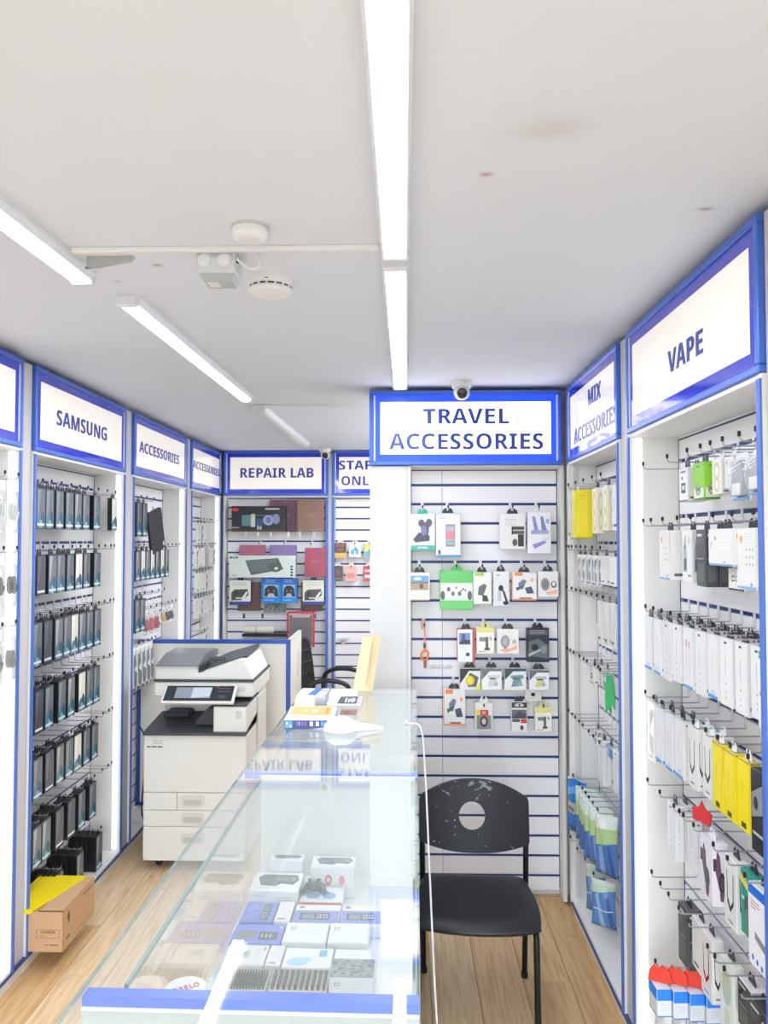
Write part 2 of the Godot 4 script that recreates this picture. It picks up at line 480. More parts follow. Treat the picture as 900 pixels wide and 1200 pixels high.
		"keyboard_box":
			R(c, 0, 0, 1, 1, "dbe4dc"); R(c, 0.03, 0.05, 0.12, 0.1, "3c4442"); R(c, 0.05, 0.07, 0.08, 0.05, "cfd8d2"); Po(c, [[0.25, 0.22], [0.74, 0.12], [0.82, 0.62], [0.34, 0.9]], "5f6866")
			for i in 5:
				for j in 11:
					R(c, 0.29 + j * 0.038 + i * 0.012, 0.26 + i * 0.1 - j * 0.008, 0.026, 0.06, "7d8785")
			El(c, 0.72, 0.58, 0.035, 0.08, "c9d2cf"); El(c, 0.7, 0.54, 0.1, 0.2, "59625f"); El(c, 0.71, 0.58, 0.03, 0.07, "d5ddda")
			for i in 4: El(c, 0.94, 0.5 + 0.13 * i, 0.02, 0.05, "4a5250")
			Li(c, 0.04, 0.28, 0.16, 3, 0.06, "b5c2bb"); R(c, 0.06, 0.88, 0.08, 0.04, "8f9c95")
		"mouse_blister":
			R(c, 0, 0, 1, 1, "dfe0cf"); R(c, 0, 0.86, 1, 0.14, "3f4c9a"); Po(c, [[0.1, 0.5], [0.25, 0.38], [0.85, 0.36], [0.9, 0.6], [0.6, 0.8], [0.1, 0.82]], "4a504c"); Po(c, [[0.55, 0.75], [0.8, 0.45], [0.86, 0.5], [0.65, 0.82]], "eef0e4"); R(c, 0.3, 0.7, 0.4, 0.06, "cfd2c4"); Li(c, 0.12, 0.1, 0.7, 2, 0.08, "b0b39e", 0.03); El(c, 0.3, 0.55, 0.1, 0.1, "343a38")
		"gamepad_blue":
			R(c, 0, 0, 1, 1, "2f86cf"); R(c, 0.02, 0.02, 0.96, 0.2, "2a62b0"); R(c, 0, 0.8, 1, 0.2, "2f8ad8"); R(c, 0.14, 0.27, 0.72, 0.5, "aebcc6"); Po(c, [[0.18, 0.4], [0.35, 0.3], [0.65, 0.3], [0.82, 0.4], [0.86, 0.72], [0.72, 0.74], [0.6, 0.6], [0.4, 0.6], [0.28, 0.74], [0.14, 0.72]], "2c3036"); El(c, 0.36, 0.5, 0.06, 0.06, "6a7078"); El(c, 0.64, 0.5, 0.06, 0.06, "6a7078"); Li(c, 0.2, 0.07, 0.5, 2, 0.07, "7fb8ea", 0.03); Li(c, 0.15, 0.86, 0.5, 1, 0.07, "a8d4f4", 0.03)
		"grey_pattern":
			R(c, 0, 0, 1, 1, "8e958f")
			for i in 60: El(c, rng.randf(), rng.randf(), 0.05, 0.04, ["6c736f", "aab0aa", "5a615e"][i % 3])
		"snack_orange":
			R(c, 0, 0, 1, 1, "3a302c"); R(c, 0, 0.66, 1, 0.34, "d9a63c"); Li(c, 0.12, 0.1, 0.7, 2, 0.1, "c96a4a", 0.05); El(c, 0.5, 0.45, 0.3, 0.12, "8a4a3a"); R(c, 0.2, 0.76, 0.6, 0.06, "f0d27a")
		"snack_blue":
			R(c, 0, 0, 1, 1, "e3e9ea"); El(c, 0.3, 0.62, 0.16, 0.2, "5c9ec4"); El(c, 0.68, 0.6, 0.16, 0.22, "6fb0d0"); Po(c, [[0.35, 0.5], [0.55, 0.2], [0.75, 0.5]], "4a8ab8"); R(c, 0.2, 0.8, 0.6, 0.06, "9cc4d6")
		"snack_green":
			R(c, 0, 0, 1, 1, "5fa3b0"); R(c, 0.1, 0, 0.5, 0.6, "d8d24a"); El(c, 0.7, 0.6, 0.3, 0.3, "3f8aa8")
		"snack_dark":
			R(c, 0, 0, 1, 1, "4b403d"); Po(c, [[0.2, 0.2], [0.8, 0.3], [0.7, 0.7], [0.3, 0.65]], "74504a"); R(c, 0.1, 0.8, 0.8, 0.08, "8a7a70")
		"snack_pink":
			R(c, 0, 0, 1, 1, "e3a79a"); R(c, 0.1, 0.3, 0.5, 0.06, "f3d4cc"); R(c, 0.1, 0.5, 0.7, 0.3, "d98a80")
		"snack_red":
			R(c, 0, 0, 1, 1, "c2464e"); R(c, 0.15, 0.25, 0.6, 0.16, "e8c4c0"); R(c, 0.15, 0.6, 0.6, 0.2, "e8dcd8")
		"slim_lines":
			R(c, 0, 0, 1, 1, "e2e3e2"); R(c, 0.35, 0.06, 0.24, 0.035, "55585a"); R(c, 0.45, 0.24, 0.06, 0.34, "b9babb"); R(c, 0.43, 0.66, 0.1, 0.03, "7f8486"); R(c, 0.43, 0.78, 0.1, 0.03, "a4a8aa"); R(c, 0.43, 0.86, 0.1, 0.03, "a4a8aa")
		"slim_blue_foot":
			R(c, 0, 0, 1, 1, "e2e3e3"); R(c, 0, 0.94, 1, 0.06, "5d94d6"); El(c, 0.5, 0.9, 0.2, 0.04, "9fc0e4"); El(c, 0.5, 0.9, 0.11, 0.02, "e2e3e3"); R(c, 0.4, 0.3, 0.1, 0.3, "dcd2b4"); R(c, 0, 0, 1, 0.02, "7fb0e4")
		"slim_red_stripe":
			R(c, 0, 0, 1, 1, "e2e3e3"); R(c, 0.32, 0.2, 0.1, 0.12, "d83c48"); R(c, 0.36, 0.3, 0.03, 0.55, "6a6c6e"); R(c, 0.62, 0.22, 0.08, 0.12, "d83c48"); R(c, 0.65, 0.32, 0.03, 0.5, "6a6c6e"); R(c, 0, 0.95, 1, 0.05, "5d94d6"); R(c, 0.2, 0.08, 0.6, 0.05, "e3e2de")
		"slim_yellow":
			R(c, 0, 0, 1, 1, "f2dc20"); R(c, 0.35, 0.3, 0.1, 0.25, "e2c40e"); R(c, 0.3, 0.88, 0.4, 0.08, "57502a"); R(c, 0, 0, 1, 0.03, "3c3a2c")
		"cable_picture":
			R(c, 0, 0, 1, 1, "e2e3e3"); R(c, 0.05, 0.02, 0.4, 0.1, "4fa56c"); R(c, 0.05, 0.07, 0.4, 0.01, W); Li(c, 0.1, 0.2, 0.7, 2, 0.05, "c2c2c0"); Po(c, [[0.1, 0.55], [0.25, 0.42], [0.8, 0.4], [0.8, 0.44], [0.3, 0.47], [0.2, 0.57], [0.85, 0.85], [0.7, 0.88]], "4a4c4e"); Po(c, [[0.4, 0.5], [0.9, 0.66], [0.85, 0.72], [0.45, 0.55]], "6a6c6e")
		"icon_box":
			R(c, 0, 0, 1, 1, "e2e1dd"); El(c, 0.25, 0.18, 0.07, 0.07, "e0a060")
			for i in 3:
				for j in 3: El(c, 0.52 + 0.16 * i, 0.35 + 0.12 * j, 0.028, 0.022, "8b97a6")
			Li(c, 0.45, 0.1, 0.4, 3, 0.04, "ccd0d4"); R(c, 0, 0.96, 1, 0.04, "7fa8d8"); El(c, 0.75, 0.92, 0.07, 0.04, "8fb2dc")
		"bottle_box":
			R(c, 0, 0, 1, 1, "e1e1de"); Po(c, [[0.2, 0.24], [0.34, 0.1], [0.42, 0.1], [0.46, 0.34], [0.5, 0.5], [0.5, 0.8], [0.1, 0.8], [0.14, 0.4]], "a3a9ac"); R(c, 0.2, 0.55, 0.24, 0.22, "5a646a"); El(c, 0.72, 0.2, 0.12, 0.07, "c4c8c8"); R(c, 0.6, 0.85, 0.3, 0.04, "8a8f90"); R(c, 0.24, 0.3, 0.14, 0.06, "6f777a")
		"adapter_box":
			R(c, 0, 0, 1, 1, "e2e1dd"); El(c, 0.3, 0.25, 0.05, 0.06, "e0a060"); Po(c, [[0.08, 0.4], [0.16, 0.3], [0.2, 0.36], [0.12, 0.6]], "cfc4c4"); R(c, 0.45, 0.3, 0.42, 0.4, "e6e5df"); Li(c, 0.5, 0.36, 0.3, 4, 0.09, "b4bac0"); R(c, 0, 0.95, 1, 0.05, "6fa0dc"); El(c, 0.66, 0.9, 0.05, 0.03, "8fb2dc")
		"plug_box":
			R(c, 0, 0, 1, 1, "e2e2df"); R(c, 0.3, 0.35, 0.4, 0.03, "33363a"); R(c, 0.3, 0.55, 0.4, 0.03, "33363a"); El(c, 0.28, 0.36, 0.05, 0.04, "26292c"); El(c, 0.28, 0.56, 0.05, 0.04, "26292c"); R(c, 0, 0.9, 1, 0.1, "35333c")
		"green_pack":
			R(c, 0, 0, 1, 1, "8fd13c"); R(c, 0.05, 0.7, 0.9, 0.3, "dfe8cf"); El(c, 0.45, 0.72, 0.25, 0.16, "9aa88c"); El(c, 0.45, 0.72, 0.14, 0.09, "e8eee0"); R(c, 0.3, 0.1, 0.3, 0.03, "3f5a20"); R(c, 0, 0.96, 1, 0.04, "5a6a4c"); R(c, 0.3, 0.66, 0.3, 0.12, "7a8a70")
		"device_pack":
			R(c, 0, 0, 1, 1, "e6e9e7"); R(c, 0.2, 0.1, 0.6, 0.06, "8a9092"); R(c, 0.25, 0.45, 0.5, 0.3, "5c6668"); R(c, 0.33, 0.52, 0.34, 0.14, "cdd5d4"); R(c, 0, 0.95, 1, 0.05, "6f7578"); R(c, 0.3, 0.25, 0.15, 0.1, "70787a")
		"watch_box":
			R(c, 0, 0, 1, 1, "e8e3ea"); Po(c, [[0.3, 0.1], [0.5, 0.2], [0.62, 0.6], [0.45, 0.75], [0.2, 0.45]], "6d5066"); El(c, 0.62, 0.62, 0.2, 0.17, "3c3340"); El(c, 0.62, 0.62, 0.12, 0.1, "564a5c"); R(c, 0.05, 0.24, 0.2, 0.2, "473c4c"); Po(c, [[0.45, 0.76], [0.8, 0.76], [0.7, 0.92], [0.5, 0.9]], "6d5066")
		"teal_pack":
			R(c, 0, 0, 1, 1, "2f9a86"); Po(c, [[0, 0.08], [0.7, 0.2], [0.6, 0.3], [0, 0.2]], "e8d84a"); El(c, 0.55, 0.55, 0.3, 0.2, "4a5e5c"); Po(c, [[0.3, 0.6], [0.8, 0.5], [0.7, 0.9], [0.4, 0.95]], "5f7a76"); R(c, 0.05, 0.42, 0.2, 0.06, "bfe0d8")
		"blue_lid_box":
			R(c, 0, 0, 1, 1, "eeeef0"); R(c, 0, 0, 1, 0.14, "2f74d8"); Li(c, 0.12, 0.2, 0.4, 3, 0.04, "c08a98", 0.016); Po(c, [[0.3, 0.55], [0.75, 0.62], [0.75, 0.72], [0.3, 0.64]], "8b8d92"); El(c, 0.2, 0.88, 0.05, 0.035, "3f7ad0"); El(c, 0.4, 0.9, 0.05, 0.035, "3f7ad0"); El(c, 0.6, 0.92, 0.05, 0.035, "3f7ad0")
		"dark_box":
			R(c, 0, 0, 1, 1, "46474a"); R(c, 0.1, 0.08, 0.5, 0.05, "c9cacc"); R(c, 0.1, 0.5, 0.7, 0.03, "8a8c8e"); Po(c, [[0.1, 0.62], [0.8, 0.58], [0.8, 0.9], [0.1, 0.92]], "5a5c60"); Li(c, 0.1, 0.2, 0.4, 3, 0.05, "85878a")
		"black_pack":
			R(c, 0, 0, 1, 1, "2e3034"); Po(c, [[0.05, 0.3], [0.7, 0.15], [0.7, 0.5], [0.05, 0.6]], "8e9294"); R(c, 0.1, 0.75, 0.6, 0.04, "b9bcbc"); El(c, 0.3, 0.4, 0.14, 0.08, "3c4044"); R(c, 0.75, 0, 0.25, 0.2, "eceae4")
		"cable_black":
			R(c, 0, 0, 1, 1, "e2e2df"); Po(c, [[0.2, 0.2], [0.26, 0.2], [0.3, 0.6], [0.5, 0.7], [0.7, 0.6], [0.74, 0.2], [0.8, 0.2], [0.78, 0.64], [0.5, 0.78], [0.24, 0.66]], "2d2f32"); R(c, 0.3, 0.9, 0.4, 0.03, "6a6c6e")
		"blue_head":
			R(c, 0, 0, 1, 1, "dfe4e8"); R(c, 0, 0, 1, 0.42, "2f8af0"); R(c, 0, 0.95, 1, 0.05, "5f7cc0"); Li(c, 0.2, 0.55, 0.6, 3, 0.1, "cdd4da", 0.03)
		"bag_blue_green":
			R(c, 0, 0, 1, 1, "dbe6de"); Po(c, [[0, 0.28], [1, 0.2], [1, 0.42], [0, 0.55]], "b5d295"); Po(c, [[0, 0.55], [1, 0.42], [1, 1], [0, 1]], "4f78b8"); Po(c, [[0.2, 0.55], [0.4, 0.5], [0.5, 1], [0.3, 1]], "86a8d8"); Po(c, [[0.65, 0.5], [0.75, 0.48], [0.9, 1], [0.8, 1]], "3b5fa0"); El(c, 0.4, 0.16, 0.18, 0.08, "f2f5f2")
		"bag_blue":
			R(c, 0, 0, 1, 1, "5d8cc6"); Po(c, [[0, 0], [1, 0], [1, 0.16], [0, 0.3]], "c8dcc8"); Po(c, [[0.2, 0.3], [0.35, 0.25], [0.6, 1], [0.4, 1]], "9fc3e6"); Po(c, [[0.6, 0.35], [0.75, 0.3], [0.95, 0.9], [0.8, 1]], "3f69a8"); R(c, 0.1, 0.6, 0.8, 0.03, "e2ecf4")
		"wipes_blue":
			R(c, 0, 0, 1, 1, "2b7ac8"); Po(c, [[0, 0.2], [1, 0.05], [1, 0.16], [0, 0.34]], "63a8e4"); R(c, 0.1, 0.42, 0.6, 0.2, "b8b4ac"); R(c, 0.2, 0.5, 0.4, 0.08, "6d6a66"); R(c, 0, 0.85, 1, 0.15, "1f5fa8")
		"cable_beige":
			R(c, 0, 0, 1, 1, "eae6d4"); El(c, 0.5, 0.34, 0.3, 0.24, "cdc6a6"); El(c, 0.5, 0.34, 0.2, 0.16, "eeebdc"); El(c, 0.5, 0.72, 0.28, 0.2, "cdc8a4"); El(c, 0.5, 0.72, 0.18, 0.13, "efecdd"); R(c, 0.1, 0.02, 0.8, 0.06, "f6f4ee")
		"cable_grey":
			R(c, 0, 0, 1, 1, "dfe0de"); Po(c, [[0.2, 0.2], [0.7, 0.1], [0.8, 0.2], [0.3, 0.5], [0.75, 0.6], [0.7, 0.9], [0.2, 0.8]], "85888a"); R(c, 0, 0, 1, 0.1, "f1f1ee"); R(c, 0.1, 0.9, 0.5, 0.05, "6a6d70")
		"cable_pink":
			R(c, 0, 0, 1, 1, "e9dcda"); El(c, 0.5, 0.5, 0.36, 0.36, "d66f78"); El(c, 0.5, 0.5, 0.2, 0.22, "eec4c4"); R(c, 0, 0, 1, 0.14, "f0eeea")
		"yellow_card":
			R(c, 0, 0, 1, 1, "eedd22"); R(c, 0.2, 0.12, 0.4, 0.02, "b9a814"); R(c, 0.2, 0.18, 0.3, 0.02, "cbb91a"); R(c, 0, 0.97, 1, 0.03, "c4b412")
		"white_strip":
			R(c, 0, 0, 1, 1, "e4e3de"); R(c, 0.3, 0.1, 0.1, 0.5, "dedcd4"); R(c, 0.2, 0.86, 0.5, 0.06, "5f6264"); Li(c, 0.5, 0.2, 0.3, 4, 0.1, "c9cac8")
		"lamp_picture":
			R(c, 0, 0, 1, 1, "dde3da"); El(c, 0.5, 0.35, 0.35, 0.25, "b4c4ae"); R(c, 0.3, 0.65, 0.4, 0.25, "c9d6c4")
		"device_top", "device_top_wide":
			R(c, 0, 0, 1, 1, "eceeee"); Po(c, [[0.1, 0.3], [0.2, 0.12], [0.88, 0.14], [0.95, 0.4], [0.85, 0.66], [0.6, 0.6], [0.5, 0.75], [0.2, 0.7]], "565b5e"); R(c, 0.5, 0.26, 0.26, 0.24, "757b7d"); R(c, 0.78, 0.26, 0.1, 0.22, "8b9193"); El(c, 0.25, 0.42, 0.1, 0.14, "6a6f72"); R(c, 0.14, 0.82, 0.5, 0.04, "c9cccc")
		"box_front":
			R(c, 0, 0, 1, 1, "e9ebeb"); Li(c, 0.55, 0.3, 0.3, 4, 0.13, "aab0b0", 0.03); R(c, 0.08, 0.2, 0.2, 0.06, "c4c8c8"); R(c, 0, 0.95, 1, 0.05, "d5d8d8")
		"box_dots":
			R(c, 0, 0, 1, 1, "ebecec"); El(c, 0.42, 0.4, 0.08, 0.18, "d86a72"); El(c, 0.72, 0.4, 0.07, 0.16, "e0868c"); El(c, 0.42, 0.4, 0.04, 0.09, "f0dcdc")
		"phone_blue":
			R(c, 0, 0, 1, 1, "7c88d6"); R(c, 0.58, 0.12, 0.26, 0.8, "43484e"); R(c, 0.62, 0.18, 0.18, 0.28, "6d7680")
			for i in 3:
				for j in 3: R(c, 0.62 + 0.065 * i, 0.54 + 0.11 * j, 0.045, 0.07, "b9c2c8")
			Li(c, 0.1, 0.2, 0.3, 3, 0.12, "a7b0e8", 0.04)
		"phone_lying":
			R(c, 0, 0, 1, 1, "e9eaee"); R(c, 0, 0.3, 1, 0.62, "7f8ad8"); R(c, 0.14, 0.42, 0.66, 0.34, "4a4f56")
			for i in 4:
				for j in 2: R(c, 0.52 + 0.065 * i, 0.47 + 0.13 * j, 0.045, 0.08, "c3cad0")
			R(c, 0.2, 0.48, 0.26, 0.22, "7d868e"); R(c, 0.08, 0.08, 0.12, 0.12, "8a8e98")
		"phone_long":
			R(c, 0, 0, 1, 1, "7a86da"); R(c, 0.1, 0.34, 0.38, 0.4, "7f8478"); R(c, 0.54, 0.4, 0.36, 0.42, "4a4f56")
			for i in 3: R(c, 0.58 + 0.08 * i, 0.5, 0.05, 0.2, "aab2b8")
			R(c, 0.9, 0.1, 0.06, 0.12, "c4cbf0")
		"white_mark":
			R(c, 0, 0, 1, 1, "e9ebea"); R(c, 0.12, 0.2, 0.14, 0.2, "aab0b0"); R(c, 0.15, 0.24, 0.08, 0.12, "d4d8d8"); Li(c, 0.4, 0.3, 0.4, 3, 0.14, "d4d8d8", 0.03); R(c, 0.97, 0, 0.03, 1, "d4d7d7")
		"white_device":
			R(c, 0, 0, 1, 1, "e6e9e6"); R(c, 0.3, 0.3, 0.3, 0.36, "bcc6c2"); R(c, 0.36, 0.38, 0.16, 0.18, "8fa8a8"); Li(c, 0.7, 0.2, 0.2, 4, 0.14, "c4cac8", 0.03); R(c, 0.9, 0.1, 0.05, 0.2, "9aa0a0")
		"splash_blue":
			R(c, 0, 0, 1, 1, "eaecea"); El(c, 0.3, 0.7, 0.22, 0.2, "9fd0e6"); El(c, 0.45, 0.6, 0.14, 0.14, "a9d6ea"); R(c, 0.72, 0.1, 0.16, 0.34, "5fb4e4")
		"red_base":
			R(c, 0, 0, 1, 1, "dd5a55"); Li(c, 0.3, 0.4, 0.5, 1, 0.2, "f0b0ac", 0.1)
		"strip_purple":
			R(c, 0, 0, 1, 1, "4c4a86"); R(c, 0.03, 0.1, 0.16, 0.75, "5aa4dc"); R(c, 0.05, 0.2, 0.05, 0.3, "cfe4f4"); R(c, 0.12, 0.5, 0.05, 0.3, "bcd8f0"); Li(c, 0.3, 0.15, 0.02, 3, 0.2, "c9c8e4", 0.12)
			for i in 4: R(c, 0.26 + 0.055 * i, 0.15, 0.03, 0.45, "8f8ec0")
			R(c, 0.52, 0.15, 0.07, 0.5, "e6eaf4"); R(c, 0.64, 0.15, 0.07, 0.5, "e6eaf4"); R(c, 0.74, 0.15, 0.08, 0.5, "5aa4dc"); R(c, 0.93, 0.1, 0.05, 0.4, "e6eaf4"); Po(c, [[0.5, 1], [1, 0.65], [1, 1]], "c4c6e6")
		"flyer_orange":
			R(c, 0, 0, 1, 1, "eeebe4"); Po(c, [[0.08, 0.06], [1, 0.06], [1, 0.85], [0.08, 0.75]], "e8c27a"); El(c, 0.62, 0.45, 0.07, 0.14, "f4e6c8"); El(c, 0.4, 0.4, 0.08, 0.16, "eed29a"); R(c, 0.86, 0.2, 0.08, 0.5, "e09a54"); Li(c, 0.12, 0.86, 0.3, 1, 0.1, "c9a06a", 0.05)
		"flyer_blue":
			R(c, 0, 0, 1, 1, "eef0f1"); Po(c, [[0.5, 0], [0.78, 0], [0.66, 1], [0.36, 1]], "3f78d6"); R(c, 0.78, 0.3, 0.22, 0.14, "6d9ae0"); Li(c, 0.08, 0.25, 0.24, 4, 0.16, "cfd4da", 0.05)
		"flyer_dark":
			R(c, 0, 0, 1, 1, "eef0ee"); Po(c, [[0.34, 0.05], [0.86, 0.0], [0.86, 0.95], [0.3, 0.95]], "5c5f68"); R(c, 0.5, 0.2, 0.06, 0.6, "e6e8ea"); R(c, 0.6, 0.3, 0.05, 0.5, "e6e8ea"); El(c, 0.73, 0.5, 0.08, 0.3, "d0d3d8"); R(c, 0.86, 0.1, 0.12, 0.8, "e3c4d8")
		"flyer_white":
			R(c, 0, 0, 1, 1, "f0f1ef"); Li(c, 0.2, 0.3, 0.5, 3, 0.16, "d8dad8", 0.04)
		"flyer_brown":
			R(c, 0, 0, 1, 1, "a07a6c"); El(c, 0.4, 0.5, 0.2, 0.3, "8a6258"); R(c, 0.1, 0.1, 0.8, 0.1, "c4a294")
		"printer_screen":
			R(c, 0, 0, 1, 1, "2f3338"); R(c, 0.16, 0.12, 0.52, 0.7, "8d979c"); Po(c, [[0.4, 0.12], [0.68, 0.12], [0.66, 0.7], [0.4, 0.82]], "c3ccd0"); R(c, 0.76, 0.14, 0.18, 0.08, "4c5258"); R(c, 0.76, 0.34, 0.18, 0.08, "4c5258"); El(c, 0.84, 0.7, 0.06, 0.1, "4c5258"); El(c, 0.75, 0.06, 0.02, 0.04, "e0543c")
		"printer_badge":
			R(c, 0, 0, 1, 1, "e3e3dd"); Li(c, 0.36, 0.18, 0.5, 2, 0.22, "a5a8a2", 0.07); R(c, 0.06, 0.7, 0.2, 0.12, "4c504c"); R(c, 0.3, 0.7, 0.26, 0.12, "565a56"); R(c, 0.6, 0.7, 0.26, 0.12, "4c504c")
		"carton_arrow":
			R(c, 0, 0, 1, 1, "c29a72"); Po(c, [[0.12, 0.3], [0.17, 0.12], [0.22, 0.3]], "4a3626"); R(c, 0.15, 0.28, 0.05, 0.12, "4a3626"); R(c, 0.1, 0.42, 0.14, 0.02, "4a3626"); R(c, 0.1, 0.74, 0.12, 0.05, "4a3626"); R(c, 0.62, 0.12, 0.3, 0.06, "8a6a4a"); R(c, 0.3, 0.84, 0.6, 0.03, "9c7a56")
		"carton_end":
			R(c, 0, 0, 1, 1, "c9a178"); R(c, 0.56, 0.46, 0.38, 0.012, "7a5c40"); R(c, 0.56, 0.66, 0.38, 0.012, "7a5c40"); R(c, 0.56, 0.46, 0.012, 0.2, "7a5c40"); R(c, 0.93, 0.46, 0.012, 0.21, "7a5c40"); R(c, 0.6, 0.61, 0.12, 0.015, "6a4e34"); R(c, 0.7, 0.82, 0.06, 0.03, "6a4e34"); R(c, 0.78, 0.82, 0.16, 0.03, "6a4e34")
		_:
			R(c, 0, 0, 1, 1, W)

func sheet(w: float, h: float, style: String, th := 0.0006) -> ArrayMesh:
	# a thin printed card: artwork on the front, centred, facing +z
	var key := "sheet_%.4f_%.4f_%s" % [w, h, style]
	if mesh_cache.has(key): return mesh_cache[key]
	var st := mb()
	var a := w * 0.5
	var b := h * 0.5
	var uv := cell(style)
	quad(st, Vector3(-a, -b, th), Vector3(a, -b, th), Vector3(a, b, th), Vector3(-a, b, th), Vector3.BACK, uv)
	var m := st.commit()
	mesh_cache[key] = m
	return m

# ------------------------------------------------------------------ fittings
func lay(turn: float, at: Vector3, local: Vector3) -> Vector3:
	return at + local.rotated(Vector3.UP, turn)

func area_light(called: String, at: Vector3, towards: Vector3, size: Vector2, energy: float, tint: String):
	var l := AreaLight3D.new()
	l.name = numbered(called)
	add_child(l)
	var up := Vector3.UP if absf(towards.y) < 0.9 else Vector3.FORWARD
	l.look_at_from_position(at, at + towards, up)
	l.area_size = size
	l.area_normalize_energy = false
	l.light_energy = energy
	l.light_color = Color(tint)
	l.shadow_enabled = true
	l.set("area_range", 14.0)
	l.set("area_attenuation", 2.0)

func batten(x0: float, d0: float, x1: float, d1: float, lit: bool, label: String, energy := BATTEN):
	# a surface mounted LED batten along the ceiling
	var c := Vector3((x0 + x1) * 0.5, CEIL, -(d0 + d1) * 0.5)
	var turn := atan2(x0 - x1, d1 - d0)
	var ln := absf(d1 - d0)
	var t := thing("ceiling_light", label, "ceiling light", c, turn, "slim battens on the ceiling")
	part("housing", prism([Vector2(-0.038, 0), Vector2(-0.038, -0.012), Vector2(-0.031, -0.03), Vector2(0.031, -0.03), Vector2(0.038, -0.012), Vector2(0.038, 0)], -ln * 0.5, ln * 0.5), mat("eceef2", 0.4), t)
	var dif := []
	for i in 9:
		var a := PI * i / 8.0
		dif.append(Vector2(-0.0285 * cos(a), -0.0305 - 0.012 * sin(a)))
	part("diffuser", prism(dif, -ln * 0.5 + 0.02, ln * 0.5 - 0.02), glow("f6f9ff", 1.2) if lit else mat("d9dbd8", 0.35), t)
	for s in [-1.0, 1.0]:
		part("end_cap", span(Vector3(-0.036, -0.041, s * (ln * 0.5 - 0.018)), Vector3(0.036, -0.002, s * (ln * 0.5 + 0.004)), 0.006), mat("e2e4e6", 0.4), t)
	if lit: area_light("batten_glow", c + Vector3(0, -0.047, 0), Vector3.DOWN, Vector2(0.055, ln - 0.05), energy, "eef3ff")

const CEIL := 2.57
const BATTEN := 3.8
const STRIP := 0.09

func slat_mesh(w: float, h: float) -> ArrayMesh:
	var key := "slat_%.3f_%.3f" % [w, h]
	if not mesh_cache.has(key):
		mesh_cache[key] = prism([Vector2(0, 0.002), Vector2(0.002, 0), Vector2(0.014, 0), Vector2(0.014, h), Vector2(0.002, h), Vector2(0, h - 0.002)], 0, w)
	return mesh_cache[key]

func bay(called: String, label: String, at: Vector3, turn: float, w: float, depth: float, strips: Array, base := true, trims := [true, true], top := 2.165) -> Node3D:
	# a slatwall display bay: x 0..w across, z 0 at the front edge, slats at z = -depth
	var t := thing(called, label, "display bay", at, turn)
	t.set_meta("turn", turn)
	var wm := mat("ecebe8", 0.45)
	var bm := mat("5275c6", 0.35, 0.2)
	var y0 := 0.055 if base else 0.02
	for s in [0.0, w - 0.018]:
		var p := part("side_panel", span(Vector3(s, y0, -depth - 0.03), Vector3(s + 0.018, top + 0.012, -0.002)), mat("e6e5e0", 0.5), t)
		var blue: bool = trims[0] if s == 0.0 else trims[1]
		part("edge_trim", span(Vector3(s - 0.001, y0, -0.003), Vector3(s + 0.019, top, 0.004), 0.0015), bm if blue else mat("e2e1dc", 0.45), p)
	part("groove_liner", span(Vector3(0.018, y0 + 0.02, -depth - 0.02), Vector3(w - 0.018, top, -depth - 0.010)), mat("1d2f7d", 0.4), t)
	var k := 0
	while 0.012 + PITCH * k < top:
		var ya := 0.012 + PITCH * k + 0.0065
		var yb := minf(0.012 + PITCH * (k + 1) - 0.0065, top)
		if ya < y0 + 0.02: ya = y0 + 0.02
		if yb - ya > 0.01:
			var sl := part("slat", slat_mesh(w - 0.038, yb - ya), mat(["f0efed", "edecec", "eeeef0"][k % 3], 0.4), t, Vector3(0.019, ya, -depth), Vector3(0, PI / 2, 0))
		k += 1
	for e in [[0.019, top - 0.014, w - 0.019, top - 0.008], [0.0195, y0 + 0.03, 0.0225, top - 0.014], [w - 0.0225, y0 + 0.03, w - 0.0195, top - 0.014]]:
		part("panel_edge", span(Vector3(e[0], e[1], -depth - 0.002), Vector3(e[2], e[3], -depth + 0.0012)), mat("3a4468", 0.5), t)
	part("soffit", span(Vector3(0.018, top, -depth - 0.01), Vector3(w - 0.018, top + 0.012, -0.004)), wm, t)
	if base:
		var bb := part("bottom_board", span(Vector3(0.018, 0.055, -depth - 0.012), Vector3(w - 0.018, 0.075, -0.002)), wm, t)
		part("edge_trim", span(Vector3(0, 0.052, -0.003), Vector3(w, 0.064, 0.004), 0.0015), mat("33467f", 0.4), bb)
		part("plinth", span(Vector3(0, 0.0, -depth), Vector3(w, 0.05, -0.012)), mat("e9e7e0", 0.5), t)
	for s in strips:
		var near: bool = s[0] == "start"
		var x: float = 0.0195 if near else w - 0.0195
		var sg := 1.0 if near else -1.0
		var lit: bool = s[1]
		part("light_strip", span(Vector3(x, 0.085, -0.044), Vector3(x + sg * 0.008, top - 0.005, -0.02), 0.002), glow("f8fbff", 0.46) if lit else mat("cfcec8", 0.4), t)
		if lit:
			area_light("strip_glow", lay(turn, at, Vector3(x + sg * 0.011, 1.12, -0.036)), Vector3(sg, 0, 0).rotated(Vector3.UP, turn), Vector2(0.02, 2.0), STRIP, "f8fbff")
	return t

